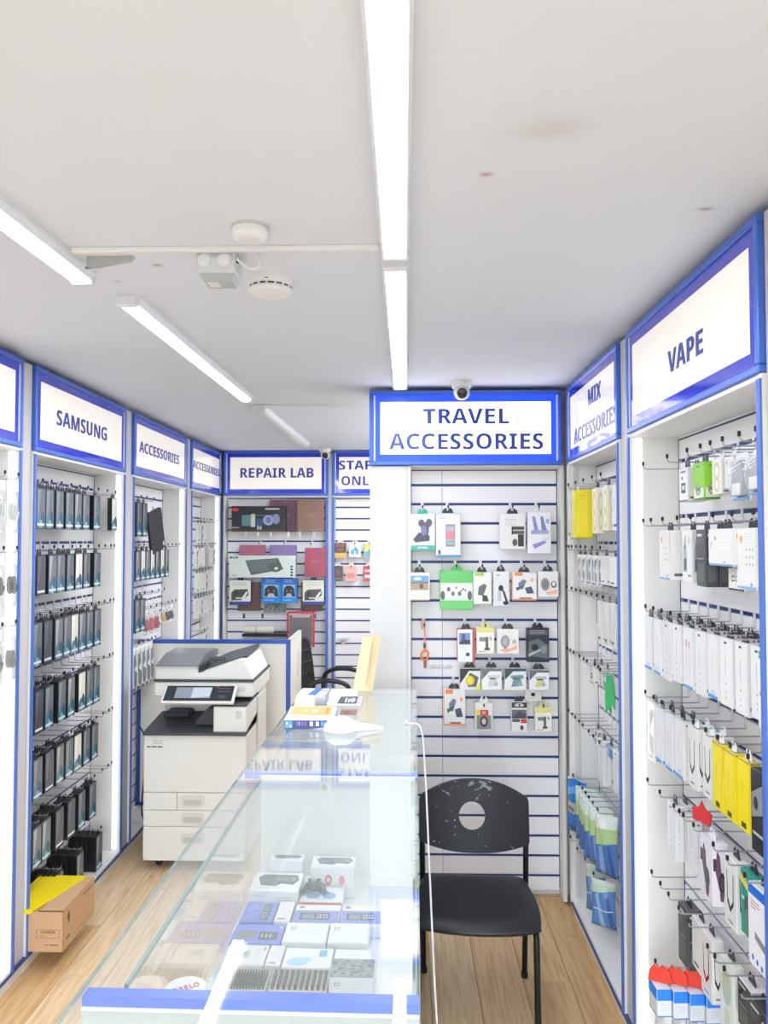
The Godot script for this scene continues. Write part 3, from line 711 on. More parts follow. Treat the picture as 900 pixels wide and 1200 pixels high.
func hook(b: Node3D, x: float, k: int, depth: float, ln: float):
	# a wire display hook in groove k of a bay, black capped
	var h := hub("hook", b, Vector3(x, 0.012 + PITCH * k, -depth))
	part("clip", box(Vector3(0.014, 0.042, 0.003), 0.001, Vector3(0, -0.014, 0.0015)), mat("dfe1e2", 0.3, 0.2), h)
	var key := "hook_%.3f" % ln
	if not mesh_cache.has(key):
		mesh_cache[key] = tube([Vector3(0, -0.034, 0.001), Vector3(0, -0.035, ln - 0.012), Vector3(0, -0.032, ln - 0.003), Vector3(0, -0.02, ln)], 0.0022, 6)
	part("arm", mesh_cache[key], mat("b4b6ba", 0.3, 0.6), h)
	part("tip", box(Vector3(0.0075, 0.014, 0.0075), 0.002, Vector3(0, -0.016, ln)), mat("1c1d20", 0.5), h)

func header_sign(called: String, label: String, at: Vector3, turn: float, w: float, h: float, lines: Array, lit := false, glint := "end"):
	# lines: [text, width, cap height, centre x, centre y] in the sign's own frame
	var t := thing(called, label, "sign", at, turn, "")
	var fm := mat("4870cf", 0.3, 0.2)
	var bl := mat("2438d2", 0.12, 0.0, 0.6)
	part("housing", span(Vector3(0.004, 0.004, -0.07), Vector3(w - 0.004, h - 0.004, -0.01)), mat("e4e4e4", 0.5), t)
	for r in [[0.0, 0.0, w, 0.02], [0.0, h - 0.022, w, h], [0.0, 0.02, 0.02, h - 0.022], [w - 0.02, 0.02, w, h - 0.022]]:
		part("frame", span(Vector3(r[0], r[1], -0.07), Vector3(r[2], r[3], 0.005), 0.003), fm, t)
	var b := 0.036
	for r in [[0.02, 0.02, w - 0.02, 0.02 + b], [0.02, h - 0.022 - b, w - 0.02, h - 0.022], [0.02, 0.02 + b, 0.02 + b, h - 0.022 - b], [w - 0.02 - b, 0.02 + b, w - 0.02, h - 0.022 - b]]:
		part("border", span(Vector3(r[0], r[1], -0.012), Vector3(r[2], r[3], -0.003)), bl if not lit else glow("1436ff", 0.55, "2350f0"), t)
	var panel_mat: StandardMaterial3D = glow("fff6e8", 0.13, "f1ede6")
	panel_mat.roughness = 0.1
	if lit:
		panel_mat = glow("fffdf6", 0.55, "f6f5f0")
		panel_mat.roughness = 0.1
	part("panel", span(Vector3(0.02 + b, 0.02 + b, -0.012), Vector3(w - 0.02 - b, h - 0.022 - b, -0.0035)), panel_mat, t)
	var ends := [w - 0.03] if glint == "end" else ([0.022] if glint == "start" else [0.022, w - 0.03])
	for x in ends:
		part("light_leak_strip", span(Vector3(x, 0.022, -0.003), Vector3(x + 0.008, h - 0.024, 0.001)), mat("dfe6f8", 0.2), t)  # pale colour stands in for light leaking at the sign end
	for l in lines:
		part("lettering", lettering(l[0], l[1], l[2], 0.002), mat("2f47a8", 0.3), t, Vector3(l[3], l[4], -0.0025))
	area_light("sign_glow", lay(turn, at, Vector3(w * 0.5, h * 0.5, 0.012)), Vector3(0, 0, 1).rotated(Vector3.UP, turn), Vector2(w - 0.12, h - 0.12), 0.12 if lit else 0.03, "fffaf0")

func filler(at: Vector3, turn: float, w: float, label: String, tone := "cbc9c8"):
	var t := thing("filler_panel", label, "panel", at, turn, "narrow fillers between the bays")
	part("board", span(Vector3(0.001, 0.055, -0.14), Vector3(w - 0.001, 2.545, -0.012), 0.002), mat(tone, 0.5), t)
	part("foot", span(Vector3(0.001, 0.0, -0.14), Vector3(w - 0.001, 0.05, -0.014)), mat("e2e0da", 0.5), t)
	part("edge_trim", span(Vector3(0.001, 0.052, -0.013), Vector3(w - 0.001, 0.064, 0.003), 0.0015), mat("33467f", 0.4), t)

# ------------------------------------------------------------------ merchandise
func tab_mesh(w: float) -> ArrayMesh:
	var key := "tab_%.3f" % w
	if not mesh_cache.has(key):
		var st := mb()
		add_prism(st, PackedVector2Array([Vector2(-w, -0.004), Vector2(w, -0.004), Vector2(w * 0.8, 0.016), Vector2(w * 0.45, 0.026), Vector2(0.006, 0.026), Vector2(0.006, 0.014), Vector2(-0.006, 0.014), Vector2(-0.006, 0.026), Vector2(-w * 0.45, 0.026), Vector2(-w * 0.8, 0.016)]), -0.001, 0.001)
		mesh_cache[key] = st.commit()
	return mesh_cache[key]

func carton(called: String, label: String, category: String, group: String, w: float, h: float, t: float, style: String, body: String, tab := "", side := "") -> Node3D:
	# a hanging package: origin at the middle of its top edge, front facing +z, front face at z = 0
	var o := thing(called, label, category, Vector3.ZERO, 0.0, group)
	part("carton", box(Vector3(w, h, t), minf(0.002, t * 0.2), Vector3(0, -h * 0.5, -t * 0.5)), mat(body, 0.35), o)
	part("front_print", sheet(w - 0.003, h - 0.003, style), gloss_mat, o, Vector3(0, -h * 0.5, 0.0002))
	if side:
		part("side_print", sheet(t * 0.92, h - 0.004, side), gloss_mat, o, Vector3((w * 0.5 + 0.0003), -h * 0.5, -t * 0.5), Vector3(0, PI / 2, 0))
	if tab: part("hang_tab", tab_mesh(minf(w * 0.28, 0.03)), mat(tab, 0.4), o, Vector3(0, 0, -minf(t * 0.5, 0.02)))
	return o

func put(o: Node3D, b: Node3D, local: Vector3, twist := 0.0):
	var turn: float = b.get_meta("turn")
	o.position = lay(turn, b.position, local)
	o.rotation.y = turn + twist

func copy(o: Node3D, label: String) -> Node3D:
	var c: Node3D = o.duplicate()
	c.name = numbered(String(o.name).rstrip("0123456789").trim_suffix("_") if String(o.name).right(3).is_valid_int() else String(o.name))
	add_child(c)
	c.set_meta("label", label)
	return c

var protos := {}
func pack_like(key: String, make: Callable, label: String) -> Node3D:
	# the first of a kind is built, the others are copies of it under their own labels
	if not protos.has(key):
		var o: Node3D = make.call()
		o.set_meta("label", label)
		protos[key] = o
		return o
	return copy(protos[key], label)

func stack(b: Node3D, depth: float, x: float, k: int, n: int, key: String, make: Callable, th: float, front: float, base: String, where: String, jitter := 0.0):
	# n alike packages one behind the other on the hook at x in groove k; the foremost has its front at «front» from the slats
	for i in n:
		var pos: String = "sole one" if n == 1 else ("front one" if i == 0 else ("back one" if i == n - 1 else ORD[i] + " back"))
		var o := pack_like(key, make, "%s, %s, %s" % [base, pos, where])
		put(o, b, Vector3(x + rng.randf_range(-1, 1) * jitter, 0.012 + PITCH * k - 0.052, -depth + front - i * th), rng.randf_range(-1, 1) * jitter * 6.0)

func add_pillow(st: SurfaceTool, w: float, h: float, t: float, uv := Rect2(0, 0, 1, 1), wave := 0.0):
	# a bag: two bulging sheets joined at the rim; top edge at y = 0
	for s in [1.0, -1.0]:
		var f := func(u: float, v: float) -> Vector3:
			var x := (u - 0.5) * w * (1.0 - 0.06 * sin(v * PI))
			var bulge: float = pow(maxf(sin(u * PI) * sin(pow(v, 0.8) * PI), 0.0), 0.6)
			return Vector3(x + wave * 0.3 * sin(v * 7.0), -h * (1.0 - v), s * t * 0.5 * bulge + wave * sin(u * 9.0 + v * 5.0) * bulge)
		grid(f, 8, 10, uv, st)

func coil(r: float, turns: int, th: float, squash := 1.6) -> ArrayMesh:
	var p := []
	for i in turns * 16 + 1:
		var a := TAU * i / 16.0
		var rr := r * (1.0 + 0.05 * sin(a * 0.37))
		p.append(Vector3(cos(a) * rr, sin(a) * rr * squash, (float(i) / (turns * 16) - 0.5) * th * 2.0 * turns * 0.5))
	return tube(p, th * 0.5, 6)

func cable_bag(called: String, label: String, group: String, w: float, h: float, t: float, cable: String, head: String) -> Node3D:
	# a clear bag with a coiled cable and a folded header card
	var o := thing(called, label, "cable pack", Vector3.ZERO, 0.0, group)
	var st := mb()
	add_pillow(st, w, h * 0.86, t)
	part("clear_bag", st.commit(), glass("eef3ee", 0.16, 0.05), o, Vector3(0, -h * 0.14, -t * 0.5))
	part("coiled_cable", coil(w * 0.27, 4, 0.006, minf(1.6, h * 0.3 / (w * 0.27))), mat(cable, 0.5), o, Vector3(0, -h * 0.58, -t * 0.5))
	part("header_card", box(Vector3(w, h * 0.2, 0.004), 0.001, Vector3(0, -h * 0.08, 0)), mat(head, 0.4), o, Vector3(0, 0, -t * 0.5))
	return o

func print_bag(called: String, label: String, group: String, w: float, h: float, t: float, style: String, tail := false) -> Node3D:
	var o := thing(called, label, "pouch", Vector3.ZERO, 0.0, group)
	var st := mb()
	add_pillow(st, w, h, t, cell(style), 0.006)
	part("pouch", st.commit(), gloss_mat, o, Vector3(0, 0, -t * 0.5))
	part("seal", box(Vector3(w * 0.96, 0.014, 0.002), 0.0008, Vector3(0, -0.004, -t * 0.5)), mat("dfe6e2", 0.3), o)
	return o

# ------------------------------------------------------------------ the room
func make_shell():
	var wall := mat("e6e4df", 0.7)
	var c := mat("d6d4d1", 0.85)
	# ceiling with its few marks
	var im := Image.create(512, 1024, false, Image.FORMAT_RGB8)
	im.fill(Color("dfe3e9"))
	for s in [[0.284, 1.416, 0.06, 0.035, "b5a697", 0.2], [0.255, 1.44, 0.05, 0.02, "bdb2a6", 0.15], [0.177, 1.6, 0.011, 0.007, "b0626a", 0.8], [0.707, 1.783, 0.016, 0.007, "8a7a78", 0.75], [-0.688, 2.117, 0.012, 0.008, "85746c", 0.75], [-0.85, 2.25, 0.008, 0.006, "8f8078", 0.5], [0.5, 3.2, 0.02, 0.012, "c9beb0", 0.3]]:
		var px := 4.4 / 512.0
		var py := 8.8 / 1024.0
		for j in range(int((8.8 - 1.6 - s[1] - s[3] * 2.0) / py), int((8.8 - 1.6 - s[1] + s[3] * 2.0) / py) + 1):
			for i in range(int((s[0] + 2.2 - s[2] * 2.0) / px), int((s[0] + 2.2 + s[2] * 2.0) / px) + 1):
				var dx: float = ((i + 0.5) * px - 2.2 - s[0]) / s[2]
				var dy: float = ((8.8 - 1.6 - (j + 0.5) * py) - s[1]) / s[3]
				var f: float = exp(-(dx * dx + dy * dy)) * s[5]
				if i >= 0 and i < 512 and j >= 0 and j < 1024: im.set_pixel(i, j, im.get_pixel(i, j).lerp(Color(s[4]), f))
	var cm := StandardMaterial3D.new()
	cm.albedo_texture = ImageTexture.create_from_image(im)
	cm.roughness = 0.9
	var st := mb()
	# underside first, mapped so that the marks lie where they are
	for f in [[CEIL, Vector3.DOWN], [CEIL + 0.12, Vector3.UP]]:
		var y: float = f[0]
		quad(st, Vector3(-2.2, y, 1.6), Vector3(2.2, y, 1.6), Vector3(2.2, y, -7.2), Vector3(-2.2, y, -7.2), f[1], Rect2(0, 0, 1, 1))
	for e in [[Vector3(-2.2, 0, 1.6), Vector3(2.2, 0, 1.6), Vector3.BACK], [Vector3(-2.2, 0, -7.2), Vector3(2.2, 0, -7.2), Vector3.FORWARD], [Vector3(-2.2, 0, 1.6), Vector3(-2.2, 0, -7.2), Vector3.LEFT], [Vector3(2.2, 0, 1.6), Vector3(2.2, 0, -7.2), Vector3.RIGHT]]:
		quad(st, e[0] + Vector3(0, CEIL, 0), e[1] + Vector3(0, CEIL, 0), e[1] + Vector3(0, CEIL + 0.12, 0), e[0] + Vector3(0, CEIL + 0.12, 0), e[2], Rect2(0.02, 0.02, 0.01, 0.01))
	struct("ceiling", st.commit(), cm, "plain off-white plaster ceiling with a faint brown smear", "ceiling")
	struct("wall_left", span(Vector3(-1.95, 0, -7.0), Vector3(-1.79, CEIL, 1.5)), wall, "white wall behind the left-hand display bays", "wall")
	struct("wall_right", span(Vector3(1.03, 0, -3.97), Vector3(1.2, CEIL, 1.5)), wall, "white wall behind the right-hand display bays", "wall")
	struct("wall_back", span(Vector3(-1.95, 0, -7.0), Vector3(1.2, CEIL, -6.74)), wall, "white wall behind the rear display bays", "wall")
	# the shop front behind the viewer: a glazed opening that lets the daylight in
	for q in [[-1.95, 0.0, -1.62, CEIL], [0.9, 0.0, 1.2, CEIL], [-1.62, 2.38, 0.9, CEIL], [-1.62, 0.0, 0.9, 0.12]]:
		struct("wall_front", span(Vector3(q[0], q[1], 1.4), Vector3(q[2], q[3], 1.55)), wall, "white wall round the glazed shop front", "wall")
	struct("window_1", span(Vector3(-1.62, 0.12, 1.46), Vector3(0.9, 2.38, 1.468)), glass("eef4f2", 0.04), "large shop front window pane", "window")
	for xx in [-1.62, -0.4, 0.86]:
		struct("trim_1", span(Vector3(xx, 0.12, 1.43), Vector3(xx + 0.04, 2.38, 1.5)), mat("d8d9da", 0.4), "white upright of the shop front window", "trim")
	struct("wall_partition", span(Vector3(-0.165, 0, -4.08), Vector3(1.2, CEIL, -3.985)), wall, "white partition wall carrying the middle display bay", "wall")
	struct("wall_inner", span(Vector3(0.36, 0, -6.74), Vector3(0.5, CEIL, -4.08)), wall, "white inner wall beyond the partition", "wall")
	# floor: boards laid along the shop
	var fl := Node3D.new()
	fl.name = "floor"
	add_child(fl)
	tag(fl, "light oak laminate boards running along the shop floor", "floor", "", "structure")
	part("subfloor", span(Vector3(-1.95, -0.08, -7.0), Vector3(1.2, -0.012, 1.5)), mat("4a3a2c", 0.8), fl)
	var grain := noise_tex(0.02, [[0.0, "cba97b"], [0.4, "dfbf93"], [0.55, "e5c89d"], [1.0, "edd4ae"]], 11, 512, 512, FastNoiseLite.TYPE_SIMPLEX_SMOOTH, 5)
	var woods := []
	for i in 4:
		var m := StandardMaterial3D.new()
		m.albedo_texture = grain
		m.albedo_color = Color(["fff4e8", "f6e8d6", "ffffff", "eedfca"][i])
		m.roughness = 0.36
		m.uv1_triplanar = true
		m.uv1_scale = Vector3(4.0, 1.0, 0.26)
		m.uv1_offset = Vector3(0.37 * i, 0, 0.21 * i)
		woods.append(m)
	var knot := mat("8a6844", 0.5)
	var x := -1.79
	var row := 0
	while x < 1.02:
		var w := minf(0.19, 1.03 - x)
		var z: float = -6.74 + [0.0, -0.72, -0.31, -1.04, -0.55][row % 5]
		while z < 0.9:
			var a := maxf(z, -6.74)
			var b := minf(z + 1.28, 1.4)
			if b - a > 0.05:
				var p := part("plank", span(Vector3(-w * 0.5 + 0.0008, -0.012, -(b - a) * 0.5 + 0.0008), Vector3(w * 0.5 - 0.0008, 0.0, (b - a) * 0.5 - 0.0008), 0.0015), woods[rng.randi() % 4], fl, Vector3(x + w * 0.5, 0, (a + b) * 0.5))
			z += 1.28
		x += w
		row += 1
	# marks in the wood
	var kt := mb()
	for i in 46:
		var px := rng.randf_range(-1.5, 0.95)
		var pz := rng.randf_range(-6.0, -1.6)
		var r := rng.randf_range(0.003, 0.009)
		add_lathe(kt, [Vector2(r * 0.9, 0.0), Vector2(0.0, 0.0004)], 8, Vector3(px, 0.0001, pz))
	var ks := part("knots", kt.commit(), knot, fl)
	ks.set_meta("kind", "stuff")

func make_lights():
	batten(-0.022, 0.34, -0.02, 1.99, true, "lit white ceiling batten straight overhead, nearest of the central pair", 6.0)
	batten(-0.02, 2.055, -0.012, 3.73, true, "lit white ceiling batten ending at the blue framed middle sign")
	batten(-0.965, 0.52, -0.918, 2.165, true, "lit white ceiling batten on the left joined by the cable trunking")
	batten(-0.866, 2.36, -0.832, 4.05, true, "lit white ceiling batten over the photocopier, above the left signs", 6.0)
	batten(-0.83, 4.40, -0.778, 6.06, false, "unlit grey ceiling batten furthest back, towards the rear sign")
	batten(0.06, 4.45, 0.09, 6.1, true, "added unseen ceiling batten beyond the partition, to light the rear wall", 16.0)  # extra batten out of view, put in to brighten the rear wall

func make_ceiling_things():
	var wm := mat("e9e9e8", 0.45)
	var t := thing("cable_trunking", "white cable trunking across the ceiling between the nearer battens", "trunking", Vector3(-0.46, CEIL, -1.985))
	part("trunk", span(Vector3(-0.415, -0.013, -0.009), Vector3(0.40, 0, 0.009), 0.002), wm, t)
	var t2 := thing("cable_trunking", "short white cable trunking on the ceiling beyond the smoke alarms", "trunking", Vector3(-0.59, CEIL, -4.378))
	part("trunk", span(Vector3(-0.25, -0.016, -0.012), Vector3(0.2, 0, 0.012), 0.002), wm, t2)
	part("end_plate", prism([Vector2(0.2, -0.024), Vector2(0.3, -0.01), Vector2(0.3, 0), Vector2(0.2, 0)], -0.02, 0.02), wm, t2)
	part("joint_box", span(Vector3(-0.275, -0.045, -0.03), Vector3(-0.2, 0, 0.035), 0.004), mat("d9dbda", 0.4), t2)
	# bracket by the left batten
	var b := thing("metal_bracket", "small bent grey bracket beside the left batten's trunking", "bracket", Vector3(-0.86, CEIL, -2.05))
	part("arm", prism([Vector2(0, 0), Vector2(0.13, 0), Vector2(0.12, -0.012), Vector2(0.03, -0.028), Vector2(0, -0.03)], -0.008, 0.008), mat("b9bbb8", 0.4, 0.4), b)
	part("screw", lathe([Vector2(0, -0.032), Vector2(0.006, -0.032), Vector2(0.006, -0.027), Vector2(0, -0.027)], 10), mat("8e908e", 0.3, 0.7), b)
	# small fused box on the trunking
	var e := thing("junction_box", "grey ceiling box with two round caps on the trunking", "junction box", Vector3(-0.497, CEIL, -2.03))
	part("case", span(Vector3(-0.053, -0.058, -0.06), Vector3(0.053, -0.0, 0.022), 0.004), mat("d5d9da", 0.4), e)
	for s in [-1.0, 1.0]:
		var cap := part("cap", lathe([Vector2(0, 0), Vector2(0.019, 0), Vector2(0.019, 0.004), Vector2(0.016, 0.007), Vector2(0, 0.007)], 20), mat("e4e6e6", 0.4), e, Vector3(s * 0.026 - 0.004, -0.026, 0.0215), Vector3(PI / 2, 0, 0))
	part("lower_cover", prism([Vector2(-0.047, -0.058), Vector2(0.047, -0.058), Vector2(0.04, -0.078), Vector2(-0.036, -0.078)], -0.058, 0.01), mat("b5bab8", 0.3), e)
	part("label", box(Vector3(0.03, 0.001, 0.04), 0.0, Vector3(-0.015, -0.0785, -0.022)), mat("e4e8e0", 0.4), e)
	part("gland", lathe([Vector2(0, -0.008), Vector2(0.006, -0.008), Vector2(0.006, 0.004), Vector2(0, 0.004)], 10), mat("3a3c3e", 0.5), e, Vector3(0.056, -0.026, 0.01), Vector3(0, 0, PI / 2))
	var lp := thing("cable_loop", "short white cable loop hanging beside the ceiling box", "cable", Vector3(-0.42, CEIL, -2.01))
	part("cable", tube(curve([Vector3(-0.02, -0.024, 0), Vector3(0.012, -0.05, 0.005), Vector3(0.036, -0.045, 0), Vector3(0.036, -0.012, -0.008), Vector3(0.03, -0.0, -0.01)], 18), 0.0042, 8), wm, lp)
	var d1 := thing("smoke_alarm", "small plain white smoke alarm just behind the ceiling box", "smoke alarm", Vector3(-0.377, CEIL, -1.862))
	part("body", lathe([Vector2(0, -0.034), Vector2(0.03, -0.034), Vector2(0.04, -0.03), Vector2(0.044, -0.02), Vector2(0.044, -0.007)], 28), wm, d1)
	part("base", lathe([Vector2(0, -0.007), Vector2(0.047, -0.007), Vector2(0.047, 0), Vector2(0, 0)], 28), mat("c9c8c4", 0.5), d1)
	var d2 := thing("smoke_alarm", "larger white smoke alarm with a dark vent ring", "smoke alarm", Vector3(-0.392, CEIL, -2.245))
	part("base", lathe([Vector2(0, -0.024), Vector2(0.066, -0.024), Vector2(0.068, -0.012), Vector2(0.068, 0), Vector2(0, 0)], 32), wm, d2)
	part("vent_ring", lathe([Vector2(0, -0.031), Vector2(0.062, -0.031), Vector2(0.062, -0.024), Vector2(0, -0.024)], 32), mat("4c4d50", 0.6), d2)
	part("cover", lathe([Vector2(0, -0.05), Vector2(0.03, -0.05), Vector2(0.055, -0.044), Vector2(0.064, -0.036), Vector2(0.064, -0.03), Vector2(0, -0.03)], 32), wm, d2)
	for i in 16:
		var a := TAU * i / 16.0
		part("vent_rib", box(Vector3(0.006, 0.008, 0.004), 0.0, Vector3(0, -0.0275, 0.0625)), wm, d2, Vector3.ZERO, Vector3(0, a, 0))
	part("indicator", box(Vector3(0.012, 0.003, 0.002), 0.0, Vector3(0.0, -0.016, 0.0675)), mat("8a8c8a", 0.4), d2)
	for c in [[Vector3(0.288, 2.57, -3.735), "white dome security camera in front of the middle sign"], [Vector3(-0.655, 2.57, -6.48), "white dome security camera above the rear signs"]]:
		var k := thing("security_camera", c[1], "camera", c[0], 0.0, "ceiling dome cameras")
		part("base", lathe([Vector2(0.0, -0.032), Vector2(0.046, -0.032), Vector2(0.05, -0.02), Vector2(0.05, 0.0), Vector2(0, 0)], 24), mat("e6e6e4", 0.4), k)
		var st := mb()
		var ball := []
		for i in 9: ball.append(Vector2(0.04 * sin(PI * i / 8.0), -0.04 * cos(PI * i / 8.0)))
		add_lathe(st, ball, 20)
		part("eyeball", st.commit(), mat("dcdcda", 0.35), k, Vector3(0, -0.052, 0))
		part("lens", lathe([Vector2(0, 0.012), Vector2(0.022, 0.01), Vector2(0.026, 0.004), Vector2(0.026, -0.006), Vector2(0, -0.006)], 20), mat("1a1b1e", 0.12, 0.0, 0.8), k, Vector3(0, -0.064, 0.034), Vector3(PI / 2 + 0.45, 0, 0))

# ------------------------------------------------------------------ display bays
var b_near: Node3D
var b_case: Node3D
var b_acc: Node3D
var b_acc2: Node3D
var b_vape: Node3D
var b_mix: Node3D
var b_mid: Node3D
var b_lab: Node3D
var b_staff: Node3D
const LX := -1.57
const RX := 0.81

func make_bays():
	var l := PI / 2
	var r := -PI / 2
	b_near = bay("display_bay", "left slatwall bay cut off by the picture edge, under the blank sign", Vector3(LX, 0, -1.95), l, 1.17, 0.17, [["start", true], ["end", true]])
	b_case = bay("display_bay", "left slatwall bay packed with rows of black phone case packs", Vector3(LX, 0, -3.226), l, 1.077, 0.17, [["start", true], ["end", true]])
	b_acc = bay("display_bay", "left slatwall bay holding a black tablet sleeve, partly behind the copier", Vector3(LX, 0, -4.43), l, 1.11, 0.17, [["start", true], ["end", true]])
	b_acc2 = bay("display_bay", "farthest left slatwall bay with small white accessory packs", Vector3(LX, 0, -5.665), l, 0.93, 0.17, [["start", true], ["end", true]])
	b_lab = bay("display_bay", "rear slatwall bay with keyboards, folders and game pads", Vector3(-1.55, 0, -6.6), 0.0, 0.905, 0.08, [], true, [false, true])
	b_staff = bay("display_bay", "rear slatwall bay with a few snack packs beside the folders", Vector3(-0.606, 0, -6.6), 0.0, 0.95, 0.08, [], true, [true, false])
	b_mid = bay("display_bay", "middle slatwall bay with phone mounts behind the black chair", Vector3(0.022, 0, -3.862), 0.0, 0.785, 0.08, [], false, [false, false])
	part("panel_joint", span(Vector3(0.178, 0.03, -0.081), Vector3(0.1805, 2.16, -0.0795)), mat("6a708c", 0.5), b_mid)
	b_mix = bay("display_bay", "right slatwall bay with blue and green cable bags at its foot", Vector3(RX, 0, -3.785), r, 0.885, 0.135, [["start", false]], true, [false, true])
	b_vape = bay("display_bay", "right slatwall bay nearest the viewer with slim white boxes", Vector3(RX, 0, -2.777), r, 1.03, 0.175, [["start", true], ["end", true]])
	filler(Vector3(LX, 0, -3.121), l, 0.104, "pale filler board between the two nearest left bays")
	filler(Vector3(LX, 0, -4.304), l, 0.125, "pale filler board left of the bay with the tablet sleeve")
	filler(Vector3(LX, 0, -5.541), l, 0.123, "pale filler board between the two far left bays")
	filler(Vector3(RX, 0, -2.899), r, 0.121, "pale filler board between the two right bays")
	filler(Vector3(RX, 0, -1.746), r, 0.12, "pale filler board at the right edge beside the nearest bay", "c9c6c0")
	filler(Vector3(-0.644, 0, -6.6), 0.0, 0.037, "narrow filler board between the two rear bays", "c4c8d4")
	var col := thing("wall_cladding", "plain white cladding panel left of the middle slatwall, behind the glass counter", "panel", Vector3(-0.165, 0, -3.97))
	part("board", span(Vector3(0, 0, 0), Vector3(0.186, 2.17, 0.108), 0.002), mat("e0e0dc", 0.5), col)
	part("cover_strip", span(Vector3(0.183, 0.0, 0.08), Vector3(0.192, 2.17, 0.112), 0.002), mat("d2d1cd", 0.5), col)
	# header signs over the bays
	var sy := 2.178
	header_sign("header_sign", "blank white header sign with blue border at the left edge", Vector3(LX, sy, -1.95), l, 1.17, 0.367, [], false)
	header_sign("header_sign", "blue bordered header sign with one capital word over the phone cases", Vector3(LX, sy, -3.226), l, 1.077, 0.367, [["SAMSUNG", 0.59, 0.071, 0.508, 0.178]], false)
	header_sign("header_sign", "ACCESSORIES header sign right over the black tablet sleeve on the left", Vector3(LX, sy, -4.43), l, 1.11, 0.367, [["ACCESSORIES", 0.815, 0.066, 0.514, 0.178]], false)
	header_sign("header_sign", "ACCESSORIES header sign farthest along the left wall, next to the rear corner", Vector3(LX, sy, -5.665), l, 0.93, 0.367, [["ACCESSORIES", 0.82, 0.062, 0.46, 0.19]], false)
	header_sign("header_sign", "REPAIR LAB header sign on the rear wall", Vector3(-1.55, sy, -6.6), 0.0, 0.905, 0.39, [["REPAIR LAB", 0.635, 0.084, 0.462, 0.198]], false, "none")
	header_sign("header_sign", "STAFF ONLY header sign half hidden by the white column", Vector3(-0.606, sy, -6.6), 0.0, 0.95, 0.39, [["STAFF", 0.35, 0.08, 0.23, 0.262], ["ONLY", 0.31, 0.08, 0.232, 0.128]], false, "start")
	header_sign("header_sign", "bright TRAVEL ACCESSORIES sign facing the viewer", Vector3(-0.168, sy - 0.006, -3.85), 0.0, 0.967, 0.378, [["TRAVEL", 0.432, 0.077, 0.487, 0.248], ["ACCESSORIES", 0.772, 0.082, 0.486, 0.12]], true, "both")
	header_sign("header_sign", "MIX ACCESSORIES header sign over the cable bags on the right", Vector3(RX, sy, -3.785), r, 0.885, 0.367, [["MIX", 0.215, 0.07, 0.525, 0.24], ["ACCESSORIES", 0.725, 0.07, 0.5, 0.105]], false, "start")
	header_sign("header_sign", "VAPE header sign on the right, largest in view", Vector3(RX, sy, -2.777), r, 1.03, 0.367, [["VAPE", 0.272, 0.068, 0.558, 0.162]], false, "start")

# ------------------------------------------------------------------ goods: left wall
func case_pack(style: String, h := 0.178, w := 0.086, th := 0.024) -> Node3D:
	return carton("phone_case_pack", "", "phone case", "phone case packs on the left wall", w, h, th, style, "1d1f23", "26282c")

